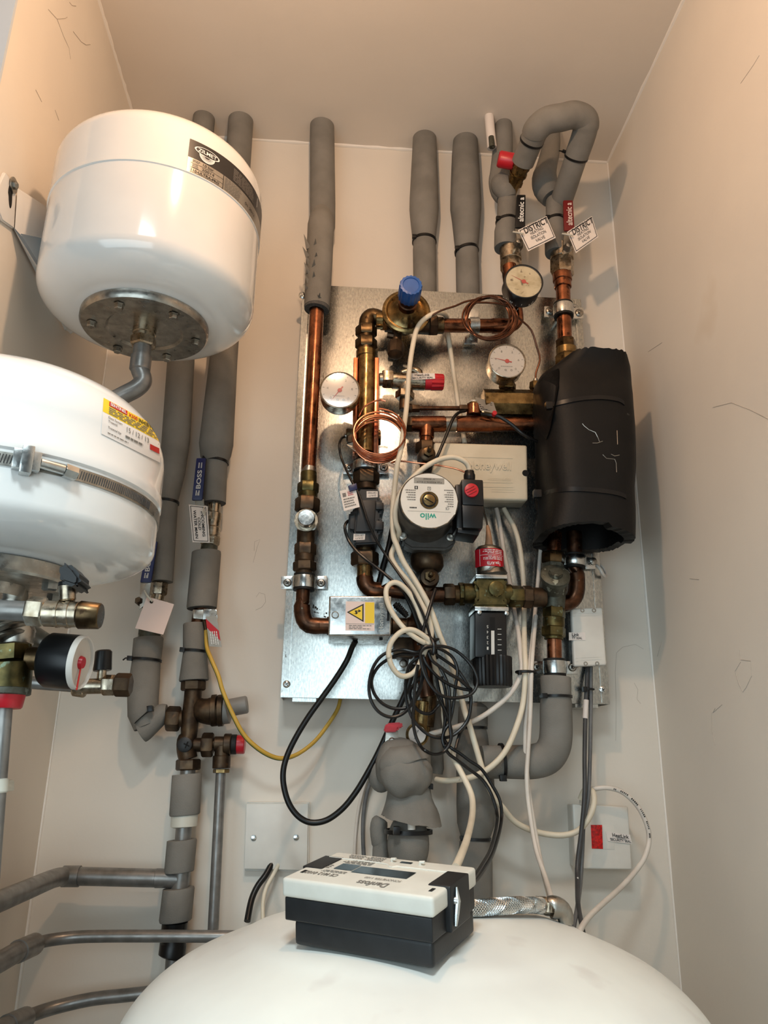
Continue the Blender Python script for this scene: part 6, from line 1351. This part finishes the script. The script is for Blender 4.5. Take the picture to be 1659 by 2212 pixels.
# ------------------------------------------------------------------ hot water cylinder
T = Thing('hot_water_cylinder', 'large white domed hot water cylinder in the foreground', 'hot water cylinder')
CX, CY, CZ, RR, HH = .0972, -.5394, EYEZ-.2652, .29, .1265
p = T.part('dome', m_tank); prof = []
for i in range(0, 49):
    a = math.pi/2*(1-i/48); r = RR*math.cos(a); h = HH*math.sin(a)
    def ss(x): x = max(0, min(1, x)); return x*x*(3-2*x)
    h += -.0022*ss((r-.17)/.012)*ss((.245-r)/.05); prof.append((CZ+h, max(r, .0004)))
p.lathe((CX, CY, 0), (0, 0, -1), [(-z, r) for z, r in prof], 128, caps=False); bd = p.bvh()
b = T.part('body', m_tank); b.lathe((CX, CY, 0), (0, 0, -1), [(-CZ, RR), (-CZ+.002, RR+.0015), (-CZ+.03, RR+.0015), (-CZ+.031, RR), (-.02, RR), (0, RR-.01)], 128)
def onto_dome(x, y, lift=0.0):
    h = bd.ray_cast(EYE, ray(x, y).normalized())[0]
    return h+Vector((0, 0, lift)) if h else None
T.done()
# ------------------------------------------------------------------ heat meter on the dome
T = Thing('heat_meter', 'pale grey and black heat meter box lying on the white cylinder', 'meter')
k = .96; Mx = [Vector((.849, -.527, -.026)), Vector((.525, .839, .141)), Vector((-.053, -.134, .990))]
O = EYE+Vector((-.0384, .800, -.1045))*k; MW, MD = .155*k, .10*k
def mp(u, v, z): return O+Mx[0]*(u*MW)+Mx[1]*(v*MD)+Mx[2]*(z*k/.92)
def mbox(p, u0, v0, u1, v1, z0, z1, bev, u2=None):
    q = [mp(u0, v0, z1), mp(u1, v0, z1), mp(u1, v1, z1), mp(u0, v1, z1)]; p.hexa(q, [mp(u0, v0, z0), mp(u1, v0, z0), mp(u1, v1, z0), mp(u0, v1, z0)], bev, 3)
p = T.part('lid', m_lid); mbox(p, 0, 0, 1, 1, -.0155, 0, .0035)
F = lambda u, v: (mp(u, v, 0), Mx[2])
p.use(m_lid)
rid = [mp(.03+.94*i/40, .74+(.05 if i < 20 else .0)-(.05*max(0, min(1, (i-16)/6)) if i < 22 else 0)-.02, .0003) for i in range(41)]; p.tube(rid, .0009, 6)
for u in (.46, .66): p.tube([mp(u, .87, 0), mp(u, .87, .0022), mp(u+.03, .87, .0024)], .0016, 8)
pr = p
U = lambda u, v: (mp(1-u, 1-v, 0), Mx[2])           # print is upside down to us
pr.text('CE M12 0102', U, (.70, .72, .93, .8), m_greyink, .0004, True); pr.text('Danfoss', U, (.33, .8, .53, .92), m_greyink, .0004, True); pr.text('SONOMETER 1100', U, (.29, .68, .53, .73), m_greyink, .0004)
pr.bars(U, (.68, .62, .86, .69), 2, m_greyink, .0004); pr.bars(U, (.84, .45, .95, .58), 3, m_greyink, .0004); pr.bars(U, (.62, .24, .84, .36), 4, m_greyink, .0004); pr.bars(U, (.6, .05, .74, .2), 4, m_greyink, .0004); pr.bars(U, (.75, .05, .88, .18), 3, m_greyink, .0004)
ds = T.part('display', m_lcd, 'dark display window'); ds.sheet(F, (.335, .39, .715, .6), 2, 2, .0005); d2 = T.part('display', m_lcd, 'small dark window'); d2.sheet(F, (.195, .43, .325, .62), 2, 2, .0005)
s_ = T.part('sensor_eye', m_lcd); s_.sheet(F, (.52, .85, .6, .9), 1, 1, .0005)
for u, v in ((.045, .2), (.93, .14)): h = T.part('screw_hole', m_hole); h.sheet(F, (u, v, u+.022, v+.09), 1, 1, .0004)
lk = T.part('side_latch', m_blackm, 'black side latch'); mbox(lk, -.012, .38, .13, .8, -.03, .0008, .001)
lk = T.part('side_latch', m_blackm, 'black side latch'); mbox(lk, .88, .3, 1.02, .74, -.034, .0012, .0015)
sl = T.part('seal_wire', m_zinc, 'silver seal and wire'); sl.tube([mp(1.025, .42, -.002), mp(1.035, .4, -.012), mp(1.03, .38, -.022), mp(1.028, .36, -.03)], [.0008, .0026, .0022, .0012], 8); sl.lathe(mp(1.02, .4, -.012), Mx[0], [(0, .0035), (.003, .003)], 12)
bs = T.part('base', m_blackm); mbox(bs, .015, .015, .985, .985, -.034, -.0155, .0015); mbox(bs, .075, .03, .98, .97, -.053, -.033, .004)
T.done()
# ------------------------------------------------------------------ braided hose behind the meter
T = Thing('flexible_hose', 'braided steel flexible hose with nut, behind the meter on the white cylinder', 'hose')
def hd(x, y):
    h = onto_dome(x, y); return -h.y
HD = hd(1176, 1984)-.004; hp = cr([(940, 1970, hd(960, 1984)-.004), (1000, 1964, hd(1000, 1984)-.004), (1060, 1959, hd(1060, 1983)-.004), (1120, 1955, hd(1120, 1983)-.004), (1172, 1956, HD)], 10); rh = 15*S(1090, 1957, HD)
hv = [V(*q) for q in hp]
h = T.part('hose', m_steel); h.tube(hv, rh*.93, 20)
br = T.part('braid', m_zinc); br.stuff = True
Lt = [0]
for a_, b_ in zip(hv, hv[1:]): Lt.append(Lt[-1]+(b_-a_).length)
def along(t):
    for i in range(len(Lt)-1):
        if t <= Lt[i+1]: f = (t-Lt[i])/(Lt[i+1]-Lt[i]); return hv[i].lerp(hv[i+1], f), (hv[i+1]-hv[i]).normalized()
    return hv[-1], (hv[-1]-hv[-2]).normalized()
for sgn in (1, -1):
    for j in range(14):
        pts = []
        for i in range(91):
            t = Lt[-1]*i/90; c, ax = along(t); u = Vector((0, 0, 1)); u = (u-ax*u.dot(ax)).normalized(); v = ax.cross(u); a = sgn*t*150+2*math.pi*j/14
            pts.append(c+(u*math.cos(a)+v*math.sin(a))*rh)
        br.tube(pts, .00075, 4)
fe = T.part('ferrule', m_nickel); fe.run([(1158, 1955, 32), (1158, 1955, 35), (1178, 1956, 35), (1178, 1956, 28)], HD, 24)
nt = T.part('nut', m_nickel); nt.nut(1176, 1957, 1194, 1959, 34, HD)
el = T.part('elbow', m_steel); el.run([(1190, 1959, 40), (1192, 1959, 46), (1204, 1962, 46), (1214, 1968, 42), (1221, 1980, 36), (1223, 1996, 30)], HD, 24, 2)
T.done()
# ------------------------------------------------------------------ light and camera
cam = bpy.data.cameras.new('camera'); co = bpy.data.objects.new('camera', cam); COL.objects.link(co)
cam.sensor_fit = 'VERTICAL'; cam.sensor_height = 36.0; cam.lens = 36.0*FPX/H; cam.clip_start = .01
M = Matrix((CR, CU, -CF)).transposed().to_4x4(); M.translation = EYE; co.matrix_world = M
SC.camera = co
def light(name, kind, loc, energy, color, **k):
    l = bpy.data.lights.new(name, kind); l.energy = energy; l.color = color
    for a, b in k.items(): setattr(l, a, b)
    o = bpy.data.objects.new(name, l); COL.objects.link(o); o.location = loc; return o
light('ceiling_lamp', 'POINT', (-.016, -.92, EYEZ+1.06), 12.6, (1.0, .64, .39), shadow_soft_size=.02)
d = light('hall_downlight', 'AREA', (-.12, -1.75, 2.36), 6.0, (.80, .95, 1.0), shape='SQUARE', size=.34, spread=math.radians(78))
d.rotation_euler = (math.radians(28), 0, math.radians(-6))
d = light('daylight_from_the_doorway', 'AREA', (-.5, -2.0, 1.08), 15.0, (.76, .93, 1.0), shape='RECTANGLE', size=1.5, size_y=1.0)
d.rotation_euler = (math.radians(88), 0, math.radians(-26))
w = bpy.data.worlds.new('world'); SC.world = w; w.use_nodes = True
w.node_tree.nodes['Background'].inputs['Color'].default_value = (.80, .92, 1.0, 1)
w.node_tree.nodes['Background'].inputs['Strength'].default_value = .05
vs = SC.view_settings; vs.view_transform = 'Standard'; vs.look = 'None'; vs.gamma = 1.0; vs.use_curve_mapping = False; vs.exposure = 0.0
SC.cycles.max_bounces = 8; SC.cycles.caustics_reflective = False; SC.cycles.caustics_refractive = False
try: SC.cycles.use_denoising = True
except Exception: pass
